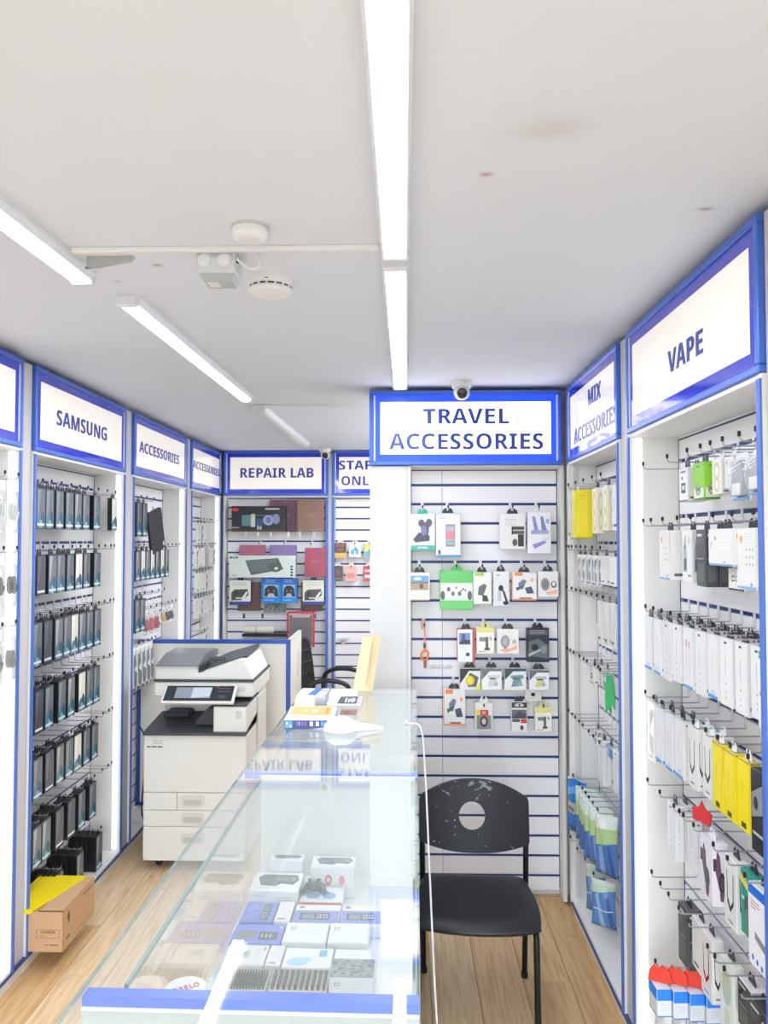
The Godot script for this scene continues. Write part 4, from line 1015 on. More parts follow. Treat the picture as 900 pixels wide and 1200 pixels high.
func fill_left():
	var rows := ["top", "second", "third", "fourth", "fifth", "sixth", "bottom"]
	var ks := [21, 18, 15, 12, 9, 6, 3]
	var words := {"case_blue": "clear blue-printed phone case pack", "case_grey": "grey fronted phone case pack", "case_pale": "pale fronted phone case pack", "case_dark": "dark fronted phone case pack"}
	for ri in 7:
		var plan: Array = [
			[[3.34, 1, "case_blue"], [3.425, 2, "case_blue"], [3.525, 3, "case_blue"], [3.63, 2, "case_blue"], [3.73, 2, "case_grey"], [3.825, 3, "case_blue"], [3.96, 1, "case_blue"], [4.2, 1, "case_pale"]],
			[[3.35, 4, "case_dark"], [3.46, 1, "case_grey"], [3.55, 1, "case_blue"], [3.65, 3, "case_blue"], [3.745, 1, "case_pale"], [3.84, 2, "case_blue"], [3.975, 1, "case_blue"]],
			[[3.33, 1, "case_blue"], [3.43, 5, "case_dark"], [3.54, 2, "case_grey"], [3.625, 1, "case_blue"], [3.71, 1, "case_pale"], [3.80, 4, "case_grey"], [3.89, 2, "case_blue"], [3.985, 1, "case_blue"]],
			[[3.35, 4, "case_dark"], [3.45, 3, "case_blue"], [3.58, 4, "case_blue"], [3.68, 2, "case_grey"], [3.80, 1, "case_pale"], [3.90, 2, "case_blue"], [3.985, 1, "case_blue"]],
			[[3.35, 2, "case_blue"], [3.46, 3, "case_dark"], [3.57, 3, "case_grey"], [3.67, 2, "case_blue"], [3.765, 1, "case_pale"], [3.865, 2, "case_blue"], [3.97, 1, "case_blue"]],
			[[3.35, 2, "case_grey"], [3.44, 3, "case_grey"], [3.575, 4, "case_dark"], [3.70, 3, "case_dark"], [3.82, 2, "case_blue"], [3.955, 2, "case_blue"]],
			[[3.58, 6, "case_grey"], [3.81, 6, "case_grey"], [4.05, 6, "case_grey"]]][ri]
		var n := 0
		for p in plan:
			var x: float = p[0] - 3.226
			hook(b_case, x, ks[ri], 0.17, 0.155)
			var style: String = p[2]
			var h := 0.19 if ri in [2, 3] else 0.178
			stack(b_case, 0.17, x, ks[ri], p[1], "case_%s_%s" % [style, h], func(): return case_pack(style, h), 0.0245, 0.148, words[style], "%s hook from left, %s row" % [ORD[n], rows[ri]], 0.003)
			n += 1
		for d in ([4.08] if ri == 0 else [4.06, 4.14, 4.19]):
			if ri < 6: hook(b_case, d - 3.226, ks[ri], 0.17, 0.155)
	# nearest bay, cut by the picture edge
	for q in [[21, "white cable packs", "cable_grey", "d9dcd8"], [18, "dark packs", "cable_pink", "4a4a48"], [15, "grey packs", "cable_grey", "7d817e"]]:
		for d in [2.95, 3.055]:
			hook(b_near, d - 1.95, q[0], 0.17, 0.19)
			var o := cable_bag("cable_pack", "clear bag of %s cable at the picture's left edge, %s row, %s hook" % ["white" if q[0] == 21 else ("dark" if q[0] == 18 else "grey"), "upper" if q[0] == 21 else ("middle" if q[0] == 18 else "lower"), "inner" if d < 3.0 else "outer"], "cable packs at the left edge", 0.075, 0.2, 0.03, q[3], "e9e9e4")
			put(o, b_near, Vector3(d - 1.95, 0.012 + PITCH * q[0] - 0.05, 0.016))
	# bay with the tablet sleeve
	hook(b_acc, 0.44, 21, 0.17, 0.15)
	var sl := thing("tablet_sleeve", "black tablet sleeve hanging tilted under the ACCESSORIES sign", "sleeve")
	part("sleeve", prism(rounded(0.20, 0.27, 0.018), -0.008, 0.008), mat("22242a", 0.5), sl, Vector3(0, -0.15, -0.01))
	part("zip", tube(curve([Vector3(-0.1, -0.02, -0.01), Vector3(0, -0.012, -0.01), Vector3(0.1, -0.02, -0.01)], 8), 0.003, 6), mat("55585e", 0.4), sl)
	part("tag", box(Vector3(0.016, 0.026, 0.001), 0.0, Vector3(0.075, -0.255, 0.0)), mat("e6e6e2", 0.5), sl)
	part("hanging_loop", tube([Vector3(-0.02, -0.02, -0.01), Vector3(0, 0.01, -0.01), Vector3(0.02, -0.02, -0.01)], 0.002, 6), mat("2a2b2e", 0.5), sl)
	put(sl, b_acc, Vector3(0.45, 2.0, -0.02), -0.12)
	sl.rotation.z = 0.28
	var i := 0
	for p in [[0.2, 2], [0.3, 2]]:
		hook(b_acc, p[0], 21, 0.17, 0.15)
		stack(b_acc, 0.17, p[0], 21, p[1], "acc_tall", func(): return carton("phone_case_pack", "", "phone case", "phone case packs on the left wall", 0.085, 0.21, 0.024, "case_blue", "3a3c40", "26282c"), 0.026, 0.14, "tall phone case pack", "%s hook left of the tablet sleeve" % ORD[i])
		i += 1
	i = 0
	for d in [4.60, 4.69, 4.78, 4.87, 4.97, 5.07, 5.17]:
		hook(b_acc, d - 4.43, 18, 0.17, 0.15)
		stack(b_acc, 0.17, d - 4.43, 18, 1 if i % 2 else 2, "acc_mid_%d" % (i % 2), func(): return carton("phone_case_pack", "", "phone case", "phone case packs on the left wall", 0.08, 0.185, 0.022, ["case_grey", "case_pale"][i % 2], "3a3d42", "26282c"), 0.024, 0.145, "grey case pack below the tablet sleeve", "%s hook from left" % ORD[i])
		i += 1
	for d in [5.27, 5.36, 5.44]: hook(b_acc, d - 4.43, 18, 0.17, 0.15)
	i = 0
	for d in [4.62, 4.71]:
		hook(b_acc, d - 4.43, 15, 0.17, 0.15)
		stack(b_acc, 0.17, d - 4.43, 15, 2, "acc_low", func(): return carton("phone_case_pack", "", "phone case", "phone case packs on the left wall", 0.085, 0.2, 0.024, "case_grey", "4a4d50", "26282c"), 0.026, 0.14, "grey case pack just above the red cables", "%s hook from left" % ORD[i])
		i += 1
	for d in [4.85, 4.98, 5.1]: hook(b_acc, d - 4.43, 15, 0.17, 0.15)
	i = 0
	for q in [[4.86, "c8525a"], [4.97, "d4626a"], [5.08, "c04850"], [5.22, "c9b04a"], [5.31, "3a3b3e"], [5.4, "4a4138"]]:
		hook(b_acc, q[0] - 4.43, 14, 0.17, 0.14)
		var red := i < 3
		var o := cable_bag("cable_pack", "bag of %s cable above the copier, %s from left" % [["red", "pink red", "deep red", "yellow", "black", "brown"][i], ORD[i]], "coloured cable packs above the copier", 0.085 if red else 0.06, 0.15 if red else 0.12, 0.026, q[1], "e8dedb")
		put(o, b_acc, Vector3(q[0] - 4.43, 0.012 + PITCH * 14 - 0.05, -0.05))
		i += 1
	i = 0
	for d in [4.60, 4.68, 4.76, 4.84, 4.91]:
		hook(b_acc, d - 4.43, 12, 0.17, 0.155)
		for j in 2:
			var o := pack_like("long_grey", func(): return print_bag("long_pouch", "", "long grey pouches beside the copier", 0.075, 0.27, 0.026, "cable_grey"), "long grey pouch hanging beside the copier, %s hook from left, %s" % [ORD[i], "front" if j == 0 else "behind"])
			put(o, b_acc, Vector3(d - 4.43, 0.012 + PITCH * 12 - 0.04, -0.03 - 0.03 * j), rng.randf_range(-0.1, 0.1))
		i += 1
	# farthest left bay
	var rr := 0
	for row in [[20, [6.0, 6.1, 6.2]], [18, [5.96, 6.05, 6.14, 6.42, 6.49]], [16, [5.98, 6.07, 6.16, 6.25]], [14, [5.95, 6.03, 6.11, 6.2, 6.29, 6.38, 6.47]], [11, [6.15, 6.24]]]:
		i = 0
		for d in row[1]:
			hook(b_acc2, d - 5.665, row[0], 0.17, 0.15)
			var style: String = ["white_strip", "cable_grey", "white_strip", "cable_beige"][(i + rr) % 4]
			var o := pack_like("far_" + style, func(): return carton("accessory_pack", "", "accessory pack", "small packs in the farthest left bay", 0.07, 0.15, 0.02, style, "e8e8e2", "55585a"), "small pale pack in the far left bay, %s row, %s hook from left" % [["top", "second", "third", "fourth", "lowest"][rr], ORD[i]])
			put(o, b_acc2, Vector3(d - 5.665, 0.012 + PITCH * row[0] - 0.052, -0.03))
			i += 1
		if rr < 4:
			for d in [6.3, 6.36, 6.54]:
				if not d in row[1] and rr != 3: hook(b_acc2, d - 5.665, row[0], 0.17, 0.15)
		rr += 1

# ------------------------------------------------------------------ goods: middle and rear walls
func fill_mid():
	var tab := "2b2d31"
	var g := "phone mounts and gadgets on the middle slatwall"
	# [groove, x, bottom, width, height, thickness, artwork, body, tab, kind, words]
	for q in [
		[20, 0.1, 1.745, 0.122, 0.182, 0.05, "mount_teal", "d9e2de", "2fb59c", "mount", "white and teal carton with a folded phone mount pictured"],
		[20, 0.227, 1.711, 0.124, 0.22, 0.045, "phone_box", "e4ecf2", tab, "gadget box", "tall white carton with pink phone picture and blue edges"],
		[20, 0.549, 1.75, 0.125, 0.178, 0.05, "bands_black", "e6e6e0", tab, "gadget box", "white carton with black device picture, top row"],
		[20, 0.68, 1.729, 0.116, 0.207, 0.045, "stands_purple", "e6e6ee", "e6e8ea", "stand", "white carton showing two pale purple stands"],
		[17, 0.084, 1.496, 0.101, 0.139, 0.04, "photo_beach", "efe0d8", tab, "gadget box", "orange edged carton with a blue and sand photo"],
		[17, 0.267, 1.45, 0.162, 0.193, 0.07, "controller_green", "6ccf70", "58b85c", "game pad", "bright green carton with a white game pad"],
		[17, 0.396, 1.476, 0.092, 0.16, 0.045, "mount_green", "e9eadf", tab, "mount", "white carton with lime corner beside the green carton"],
		[17, 0.49, 1.468, 0.081, 0.172, 0.045, "mount_mic", "dfe2e2", tab, "mount", "narrow clear carton with a black bendy stalk"],
		[17, 0.604, 1.497, 0.121, 0.139, 0.05, "mount_orange", "efe3da", tab, "mount", "white and orange carton with two mounts, second row"],
		[17, 0.722, 1.514, 0.1, 0.126, 0.045, "disc_orange", "ececea", tab, "mount", "white carton with grey disc at the end of second row"],
		[14, 0.314, 1.191, 0.086, 0.163, 0.05, "photo_red", "cf6060", tab, "gadget box", "white carton with red side and blue photo"],
		[14, 0.41, 1.233, 0.088, 0.13, 0.035, "yellow_tool", "ecebd2", "e0da86", "gadget box", "pale yellow topped card in third row"],
		[14, 0.521, 1.233, 0.108, 0.121, 0.045, "disc_swirl", "efefec", tab, "mount", "white carton with grey disc and orange swirl"],
		[14, 0.671, 1.192, 0.108, 0.167, 0.045, "dark_photo", "33373d", tab, "gadget box", "black carton with grey photo at right"],
		[12, 0.333, 1.053, 0.104, 0.108, 0.04, "yellow_dial", "d9dad4", tab, "gadget box", "square carton with a round yellow dial"],
		[12, 0.44, 1.054, 0.1, 0.108, 0.04, "grey_kit", "dadcd9", tab, "gadget box", "square grey and white carton right of the yellow dial"],
		[12, 0.557, 1.054, 0.108, 0.108, 0.04, "teal_kit", "d5dad9", tab, "gadget box", "square carton with slate blue print, third of the square row"],
		[12, 0.674, 1.055, 0.099, 0.1, 0.04, "yellow_kit", "dcdcd4", tab, "gadget box", "square carton with small yellow spot, last of the square row"],
		[11, 0.255, 0.878, 0.108, 0.179, 0.05, "mount_orange_tall", "efe0d6", tab, "mount", "tall white and orange mount carton, lowest on the left"],
		[10, 0.401, 0.854, 0.09, 0.137, 0.035, "red_ring", "dcdad0", "e4e4e0", "gadget box", "clear pack with a dark red ring, lowest row"],
		[10, 0.575, 0.851, 0.078, 0.145, 0.035, "dark_red", "dfdedb", tab, "gadget box", "narrow dark and red pack, lowest row"],
		[10, 0.694, 0.851, 0.082, 0.116, 0.035, "yellow_tool", "ecebd2", "d8d48c", "gadget box", "yellow topped card at the right end of lowest row"]]:
		hook(b_mid, q[1] - 0.022, q[0], 0.08, 0.1)
		var o := carton("gadget_box", q[10], q[9], g, q[3], q[4], q[5], q[6], q[7], q[8])
		put(o, b_mid, Vector3(q[1] - 0.022, q[2] + q[4], -0.08 + 0.098), rng.randf_range(-0.06, 0.06))
	var card := carton("spare_card", "small white card tucked behind the yellow topped card", "card", g, 0.083, 0.062, 0.004, "card_plain", "ecebe4")
	hook(b_mid, 0.64, 11, 0.08, 0.05)
	put(card, b_mid, Vector3(0.653 - 0.022, 1.05, -0.04))
	# orange earphone cord pack and a clear rail
	hook(b_mid, 0.085, 14, 0.08, 0.09)
	var e := thing("lanyard", "orange and black cord pack hanging alone near the column", "lanyard")
	part("clip", box(Vector3(0.02, 0.05, 0.01), 0.003, Vector3(-0.004, -0.02, 0)), mat("c9a08c", 0.4), e)
	part("cord", tube(curve([Vector3(0, -0.03, 0.004), Vector3(0.004, -0.08, 0.004), Vector3(-0.002, -0.12, 0.004), Vector3(0.003, -0.15, 0.004)], 10), 0.004, 6), mat("ef9a78", 0.5), e)
	part("slider", box(Vector3(0.012, 0.026, 0.01), 0.002, Vector3(0.002, -0.128, 0.004)), mat("3c3d40", 0.4), e)
	part("loop", tube(curve([Vector3(0.003, -0.15, 0.004), Vector3(0.02, -0.165, 0.004), Vector3(0.012, -0.2, 0.004), Vector3(-0.014, -0.19, 0.004), Vector3(-0.012, -0.165, 0.004), Vector3(0.003, -0.152, 0.004)], 20), 0.006, 6), mat("ee7f4a", 0.5), e)
	part("plug", box(Vector3(0.014, 0.04, 0.012), 0.003, Vector3(0.004, -0.22, 0.004)), mat("9a5a44", 0.4), e)
	put(e, b_mid, Vector3(0.085, 1.395, -0.02))
	var rail := thing("clear_rail", "short clear plastic rail above the fourth groove", "rail")
	part("rail", box(Vector3(0.11, 0.014, 0.006), 0.001), mat("cfd2d4", 0.2), rail)
	for s in [-0.035, 0.0, 0.04]: part("peg", box(Vector3(0.01, 0.006, 0.02), 0.001, Vector3(s, 0.008, 0.008)), mat("dfe2e4", 0.2), rail)
	put(rail, b_mid, Vector3(0.171, 1.152, -0.073))

func fill_rear():
	var z := -0.08 + 0.12
	var g := "packs on the rear slatwall"
	for q in [
		[18, -1.237, 1.866, 0.468, 0.22, 0.07, "headset_box", "2a2930", "", "gadget box", "wide black carton with red badge and headset picture"],
		[18, -1.02, 1.866, 0.275, 0.278, 0.012, "folder_purple", "6c4356", "", "folder", "plum folder standing behind the wide black carton"],
		[18, -0.79, 1.866, 0.232, 0.278, 0.014, "folder_brown", "7f5c4c", "", "folder", "brown folder beside the plum folder, top row"],
		[16, -1.303, 1.60, 0.228, 0.15, 0.012, "folder_pink", "a55c74", "", "folder", "dusty pink folder peeping above the keyboard carton"],
		[16, -1.036, 1.60, 0.235, 0.15, 0.012, "folder_lilac", "84709f", "", "folder", "lilac folder peeping above the keyboard carton"],
		[15, -1.204, 1.473, 0.572, 0.189, 0.05, "keyboard_box", "ccd5cd", "", "keyboard", "wide pale carton with a grey keyboard pictured"],
		[16, -0.747, 1.48, 0.183, 0.247, 0.014, "folder_red", "983c50", "", "folder", "crimson folder right of the keyboard carton"],
		[13, -1.33, 1.182, 0.2, 0.247, 0.012, "folder_tan", "755650", "", "folder", "brown folder half behind the left mouse pack"],
		[14, -1.393, 1.24, 0.185, 0.21, 0.05, "mouse_blister", "3f4c9a", "3a3c3e", "mouse", "cream and blue mouse pack on the left, rear wall"],
		[14, -1.125, 1.255, 0.168, 0.21, 0.06, "gamepad_blue", "2a62b0", "2a62b0", "game pad", "blue carton with a black game pad, left of two"],
		[14, -0.972, 1.255, 0.135, 0.21, 0.06, "gamepad_blue", "2a72c0", "2a62b0", "game pad", "blue carton with a black game pad, right of two"],
		[13, -1.107, 1.168, 0.191, 0.17, 0.02, "grey_pattern", "7e857f", "", "pack", "mottled grey pack under the blue cartons"],
		[13, -0.789, 1.183, 0.183, 0.246, 0.012, "folder_tan", "755650", "", "folder", "brown folder half behind the right mouse pack"],
		[14, -0.764, 1.241, 0.185, 0.21, 0.05, "mouse_blister", "3f4c9a", "3a3c3e", "mouse", "cream and blue mouse pack on the right, rear wall"]]:
		var behind: bool = q[10].contains("behind") or q[10].contains("peeping") or q[10].contains("under the")
		hook(b_lab, q[1] + 1.55, q[0], 0.08, 0.1)
		var o := carton("rear_pack", q[10], q[9], g, q[3], q[4], q[5], q[6], q[7], q[8])
		put(o, b_lab, Vector3(q[1] + 1.55, q[2] + q[4], -0.08 + (0.04 if behind else 0.115)))
	for x in [-1.35, -1.24, -1.13, -0.98, -0.88, -0.76]:
		part("price_tag", box(Vector3(0.02, 0.04, 0.003), 0.001), mat("e9e6d2", 0.4), b_lab, Vector3(x + 1.55, 1.845, 0.03))
	for x in [-1.36, -1.2, -0.75]:
		part("price_tag", box(Vector3(0.02, 0.04, 0.003), 0.001), mat("5a5348", 0.4), b_lab, Vector3(x + 1.55, 1.145, 0.03))
	# red edged bag, tray with a rolled pouch
	var red := thing("red_bag", "red edged clear bag with a black insert above the office chair", "bag", Vector3(-0.865, 1.19, -6.52))
	part("insert", prism(rounded(0.19, 0.27, 0.01, 3, Vector2(0, -0.165)), -0.01, 0.01), mat("2b2c30", 0.6), red)
	part("red_edge", prism([Vector2(-0.118, -0.3), Vector2(-0.118, -0.01), Vector2(-0.1, 0), Vector2(0.1, 0), Vector2(0.118, -0.01), Vector2(0.118, -0.3), Vector2(0.1, -0.3), Vector2(0.1, -0.02), Vector2(-0.1, -0.02), Vector2(-0.1, -0.3)], -0.008, 0.008), mat("c03a4e", 0.4), red)
	part("clear_front", box(Vector3(0.2, 0.28, 0.001), 0.0, Vector3(0, -0.16, 0.0125)), glass("f0e4e6", 0.1, 0.05), red)
	part("white_label", box(Vector3(0.15, 0.03, 0.001), 0.0, Vector3(0.005, -0.035, 0.0115)), mat("dedad6", 0.4), red)
	hook(b_lab, 0.685, 12, 0.08, 0.09)
	var tray := thing("wall_tray", "flat black tray on the rear wall above the desk panel", "tray", Vector3(-1.164, 0.99, -6.56))
	part("tray", span(Vector3(-0.19, -0.008, -0.115), Vector3(0.19, 0.008, 0.1), 0.004), mat("26272b", 0.4), tray)
	part("lip", span(Vector3(-0.19, 0.008, 0.09), Vector3(0.19, 0.016, 0.1), 0.002), mat("303136", 0.4), tray)
	var roll := thing("rolled_pouch", "cream rolled pouch lying on the black wall tray", "pouch", Vector3(-1.22, 1.032, -6.52))
	part("roll", tube([Vector3(-0.13, 0, 0), Vector3(-0.12, 0, 0), Vector3(0.1, 0.0, 0), Vector3(0.125, 0.0, 0)], 0.032, 14, [0.024, 0.032, 0.032, 0.026]), mat("dedacb", 0.6), roll)
	part("band", tube([Vector3(-0.03, 0, 0), Vector3(-0.01, 0, 0)], 0.0328, 14), mat("c4bfae", 0.6), roll)
	# few packs on the other rear bay
	for q in [[17, -0.536, 1.639, 0.103, 0.132, "snack_orange", "black and orange snack pouch, upper row"], [17, -0.411, 1.647, 0.103, 0.117, "snack_blue", "white and blue pack, upper row, middle"], [17, -0.286, 1.647, 0.103, 0.117, "snack_green", "green and yellow pack cut off by the column"],
		[15, -0.557, 1.442, 0.088, 0.132, "snack_dark", "dark brown pack, lower row"], [15, -0.443, 1.442, 0.096, 0.131, "snack_pink", "salmon pink pack, lower row"], [15, -0.295, 1.442, 0.091, 0.131, "snack_red", "red pack cut off by the column, lower row"]]:
		hook(b_staff, q[1] + 0.606, q[0] + 1, 0.08, 0.09)
		var o := carton("snack_pack", q[6] + ", rear wall", "snack pack", "small packs on the second rear bay", q[3], q[4], 0.02, q[5], "d9d2c8", "e4e2dc")
		put(o, b_staff, Vector3(q[1] + 0.606, q[2] + q[4], 0.0))
	var cl := thing("wall_bracket", "white plastic bracket clipped low on the rear slatwall", "bracket")
	part("plate", box(Vector3(0.035, 0.07, 0.006), 0.002, Vector3(0, 0, 0.003)), mat("d9dad8", 0.4), cl)
	part("arm", prism([Vector2(-0.05, 0.0), Vector2(0.05, 0.02), Vector2(0.055, 0.034), Vector2(0.01, 0.03), Vector2(-0.05, 0.022)], 0.0, 0.03), mat("cfd1cf", 0.4), cl)
	put(cl, b_staff, Vector3(0.09, 0.92, -0.08))

# ------------------------------------------------------------------ goods: right wall
func box_row(b: Node3D, depth: float, d0: float, k: int, row: String, list: Array, group: String, where: String):
	# list: [distance, count, front x, width, height, thickness, front art, side art, body, tab, kind, words]
	var i := 0
	for q in list:
		hook(b, d0 - q[0], k, depth, 0.15)
		var n: int = q[1]
		for j in n:
			var key := "%s_%s_%s_%s_%s_%s" % [q[6], q[7], q[3], q[4], q[5], q[8]]
			var pos := "" if n == 1 else (", front one" if j == 0 else (", rear one" if j == n - 1 else ", inside the stack"))
			var o := pack_like(key, func(): return carton("accessory_box", "", q[10], group, q[3], q[4], q[5], q[6], q[8], q[9], q[7]), "%s, %s%s, %s hook from left%s" % [q[11], row, where, ORD[i], pos])
			o.set_meta("category", q[10])
			put(o, b, Vector3(d0 - q[0] + rng.randf_range(-0.003, 0.003), 0.012 + PITCH * k - 0.053, -(q[2] - RX) - j * (q[5] + 0.001)), rng.randf_range(-0.04, 0.04))
		i += 1

func fill_vape():
	var g := "boxes hanging in the nearest right bay"
	var dk := "2c2e32"
	var wt := "e0e0dd"
	box_row(b_vape, 0.175, 2.777, 21, "top row", [
		[2.44, 2, 0.885, 0.07, 0.108, 0.028, "device_pack", "white_strip", "dfe2e0", dk, "gadget box", "white and grey gadget pack"],
		[2.27, 1, 0.868, 0.085, 0.11, 0.045, "green_pack", "green_pack", "8fd13c", dk, "gadget box", "lime green carton"],
		[2.17, 1, 0.88, 0.07, 0.1, 0.03, "cable_beige", "cable_grey", "e6e5dc", "e4e4e0", "cable pack", "clear pack with pale cable"],
		[2.1, 1, 0.885, 0.06, 0.09, 0.03, "icon_box", "white_strip", wt, "e4e4e0", "gadget box", "small white carton"]], g, ", vape bay")
	var n := 0
	for q in [[2.02, 0.125], [1.92, 0.115], [1.83, 0.115]]:
		hook(b_vape, 2.777 - q[0], 21, 0.175, 0.15)
		var o := thing("blister_pack", "curved clear blister with grey insert, %s from left of three, vape bay" % ORD[n], "blister pack", Vector3.ZERO, 0.0, "curved blisters in the top row")
		part("backing_card", prism([Vector2(-0.05, -q[1]), Vector2(0.05, -q[1]), Vector2(0.05, -0.02), Vector2(0.03, 0), Vector2(-0.03, 0), Vector2(-0.05, -0.02)], -0.002, 0.0), mat("e4e6e4", 0.4), o)
		part("insert", prism([Vector2(-0.038, -q[1] + 0.012), Vector2(0.036, -q[1] + 0.012), Vector2(0.042, -0.05), Vector2(0.02, -0.022), Vector2(-0.02, -0.03)], 0.0, 0.016), mat("9ba0a2", 0.4), o)
		part("label", box(Vector3(0.05, 0.03, 0.001), 0.0, Vector3(0, -q[1] + 0.03, 0.0168)), mat("e9ecec", 0.4), o)
		part("blue_edge", box(Vector3(0.09, 0.006, 0.006), 0.001, Vector3(0, -q[1] + 0.004, 0.005)), mat("6fa0dc", 0.4), o)
		var st := mb()
		var hh: float = q[1]
		grid(func(u: float, v: float) -> Vector3: return Vector3((u - 0.5) * 0.094, -0.012 - (hh - 0.02) * (1.0 - v), 0.034 * pow(maxf(sin(u * PI) * sin(v * PI), 0.0), 0.35)), 10, 10, Rect2(0, 0, 1, 1), st)
		part("clear_dome", st.commit(), glass("eef4f4", 0.12, 0.02), o)
		put(o, b_vape, Vector3(2.777 - q[0], 2.026, -(0.885 - RX)))
		n += 1
	box_row(b_vape, 0.175, 2.777, 19, "second row", [
		[2.49, 1, 0.84, 0.11, 0.158, 0.06, "icon_box", "white_strip", wt, dk, "gadget box", "large white carton with icons"],
		[2.36, 1, 0.865, 0.075, 0.16, 0.045, "bottle_box", "bottle_box", wt, dk, "gadget box", "white carton with a grey bottle picture"],
		[2.25, 2, 0.865, 0.075, 0.165, 0.035, "dark_box", "dark_box", "4a474f", dk, "gadget box", "dark grey carton"],
		[2.09, 1, 0.855, 0.15, 0.1, 0.04, "adapter_box", "icon_box", wt, dk, "gadget box", "short white carton with blue foot"],
		[1.97, 1, 0.87, 0.105, 0.155, 0.05, "icon_box", "adapter_box", wt, dk, "gadget box", "tall white carton with blue foot"],
		[1.85, 1, 0.88, 0.1, 0.155, 0.05, "icon_box", "icon_box", wt, dk, "gadget box", "tall white carton at the right edge"]], g, ", vape bay")
	var pl := carton("accessory_box", "white carton with two black plugs below the short white carton", "gadget box", g, 0.1, 0.062, 0.03, "plug_box", "e9e8e4")
	put(pl, b_vape, Vector3(2.777 - 2.1, 1.722, -(0.9 - RX)))
	var r3 := []
	var d := 2.675
	var st3 := ["slim_blue_foot", "slim_blue_foot", "slim_lines", "slim_lines", "slim_red_stripe", "slim_lines", "slim_blue_foot", "slim_lines", "slim_lines", "slim_lines"]
	var names3 := ["white slim box with blue foot", "white slim box with blue foot", "plain white slim box", "plain white slim box", "white slim box with two red pointers", "plain white slim box", "white slim box with blue foot", "white slim box with grey dashes", "white slim box with grey dashes", "white slim box with grey dashes"]
	for i in 10:
		r3.append([d, 3 if i > 1 else 2, 0.842 + 0.004 * i, 0.074, 0.178 + 0.004 * (i % 3), 0.026, st3[i], "white_strip", wt, dk, "cable box", names3[i]])
		d -= 0.082
	r3.append([1.85, 1, 0.86, 0.085, 0.19, 0.045, "cable_picture", "cable_picture", wt, dk, "cable box", "white box with green badge and black cable"])
	box_row(b_vape, 0.175, 2.777, 16, "third row", r3, g, "")
	box_row(b_vape, 0.175, 2.777, 13, "fourth row", [
		[2.69, 1, 0.855, 0.08, 0.2, 0.03, "cable_grey", "cable_grey", "dcdedb", dk, "cable pack", "pale grey cable pack"],
		[2.60, 2, 0.85, 0.066, 0.176, 0.03, "slim_blue_foot", "slim_blue_foot", wt, dk, "cable box", "slim white box with blue foot"],
		[2.52, 2, 0.855, 0.066, 0.18, 0.03, "slim_blue_foot", "slim_blue_foot", wt, dk, "cable box", "slim white box with blue foot"],
		[2.44, 2, 0.86, 0.066, 0.18, 0.03, "slim_blue_foot", "slim_lines", wt, dk, "cable box", "slim white box with blue foot"],
		[2.34, 2, 0.865, 0.07, 0.18, 0.03, "cable_black", "cable_black", wt, "e9eaea", "cable box", "white box with a looped black cable"],
		[2.25, 2, 0.875, 0.07, 0.18, 0.03, "cable_black", "slim_lines", wt, "e9eaea", "cable box", "white box with a looped black cable"],
		[2.16, 1, 0.865, 0.07, 0.18, 0.027, "slim_yellow", "slim_yellow", "f0d81c", "e9eaea", "cable box", "yellow slim box"],
		[2.08, 1, 0.865, 0.07, 0.18, 0.027, "slim_yellow", "slim_yellow", "f0d81c", "e9eaea", "cable box", "yellow slim box"],
		[2.0, 1, 0.868, 0.07, 0.18, 0.027, "slim_yellow", "slim_yellow", "f0d81c", "e9eaea", "cable box", "yellow slim box"],
		[1.90, 1, 0.86, 0.09, 0.2, 0.04, "black_pack", "black_pack", "2e3034", dk, "gadget box", "black and white angled pack"]], g, "")
	box_row(b_vape, 0.175, 2.777, 10, "fifth row", [
		[2.55, 2, 0.87, 0.07, 0.175, 0.03, "slim_lines", "slim_lines", wt, dk, "cable box", "white slim box above the grey pack"],
		[2.42, 2, 0.885, 0.065, 0.16, 0.026, "slim_lines", "slim_lines", wt, dk, "cable box", "white slim box beside the red tag"],
		[2.26, 1, 0.87, 0.095, 0.175, 0.045, "watch_box", "watch_box", "e2dce4", "e9eaea", "watch", "carton with a purple smart watch"],
		[2.12, 1, 0.88, 0.08, 0.185, 0.035, "cable_black", "cable_black", "ececea", dk, "cable box", "clear pack with one black cable"],
		[2.03, 1, 0.885, 0.08, 0.165, 0.035, "teal_pack", "teal_pack", "2f9a86", dk, "gadget box", "teal carton with yellow flash"],
		[1.93, 1, 0.87, 0.11, 0.2, 0.06, "blue_lid_box", "blue_lid_box", "e9e9ec", dk, "gadget box", "white carton with a blue top"]], g, "")
	var rt := thing("red_tag", "crumpled red card tag on a hook behind the watch carton", "tag")
	part("tag", prism([Vector2(-0.03, -0.04), Vector2(0.028, -0.045), Vector2(0.035, -0.01), Vector2(0.012, 0.0), Vector2(0.0, 0.016), Vector2(-0.012, 0.0), Vector2(-0.034, -0.006)], -0.003, 0.003), mat("d0353c", 0.4), rt)
	part("loop", tube([Vector3(-0.006, 0.008, 0), Vector3(0, 0.022, 0), Vector3(0.006, 0.008, 0)], 0.0015, 6), mat("b02a30", 0.4), rt)
	hook(b_vape, 2.777 - 2.34, 10, 0.175, 0.15)
	put(rt, b_vape, Vector3(2.777 - 2.34, 1.0, -(0.89 - RX)), 0.5)
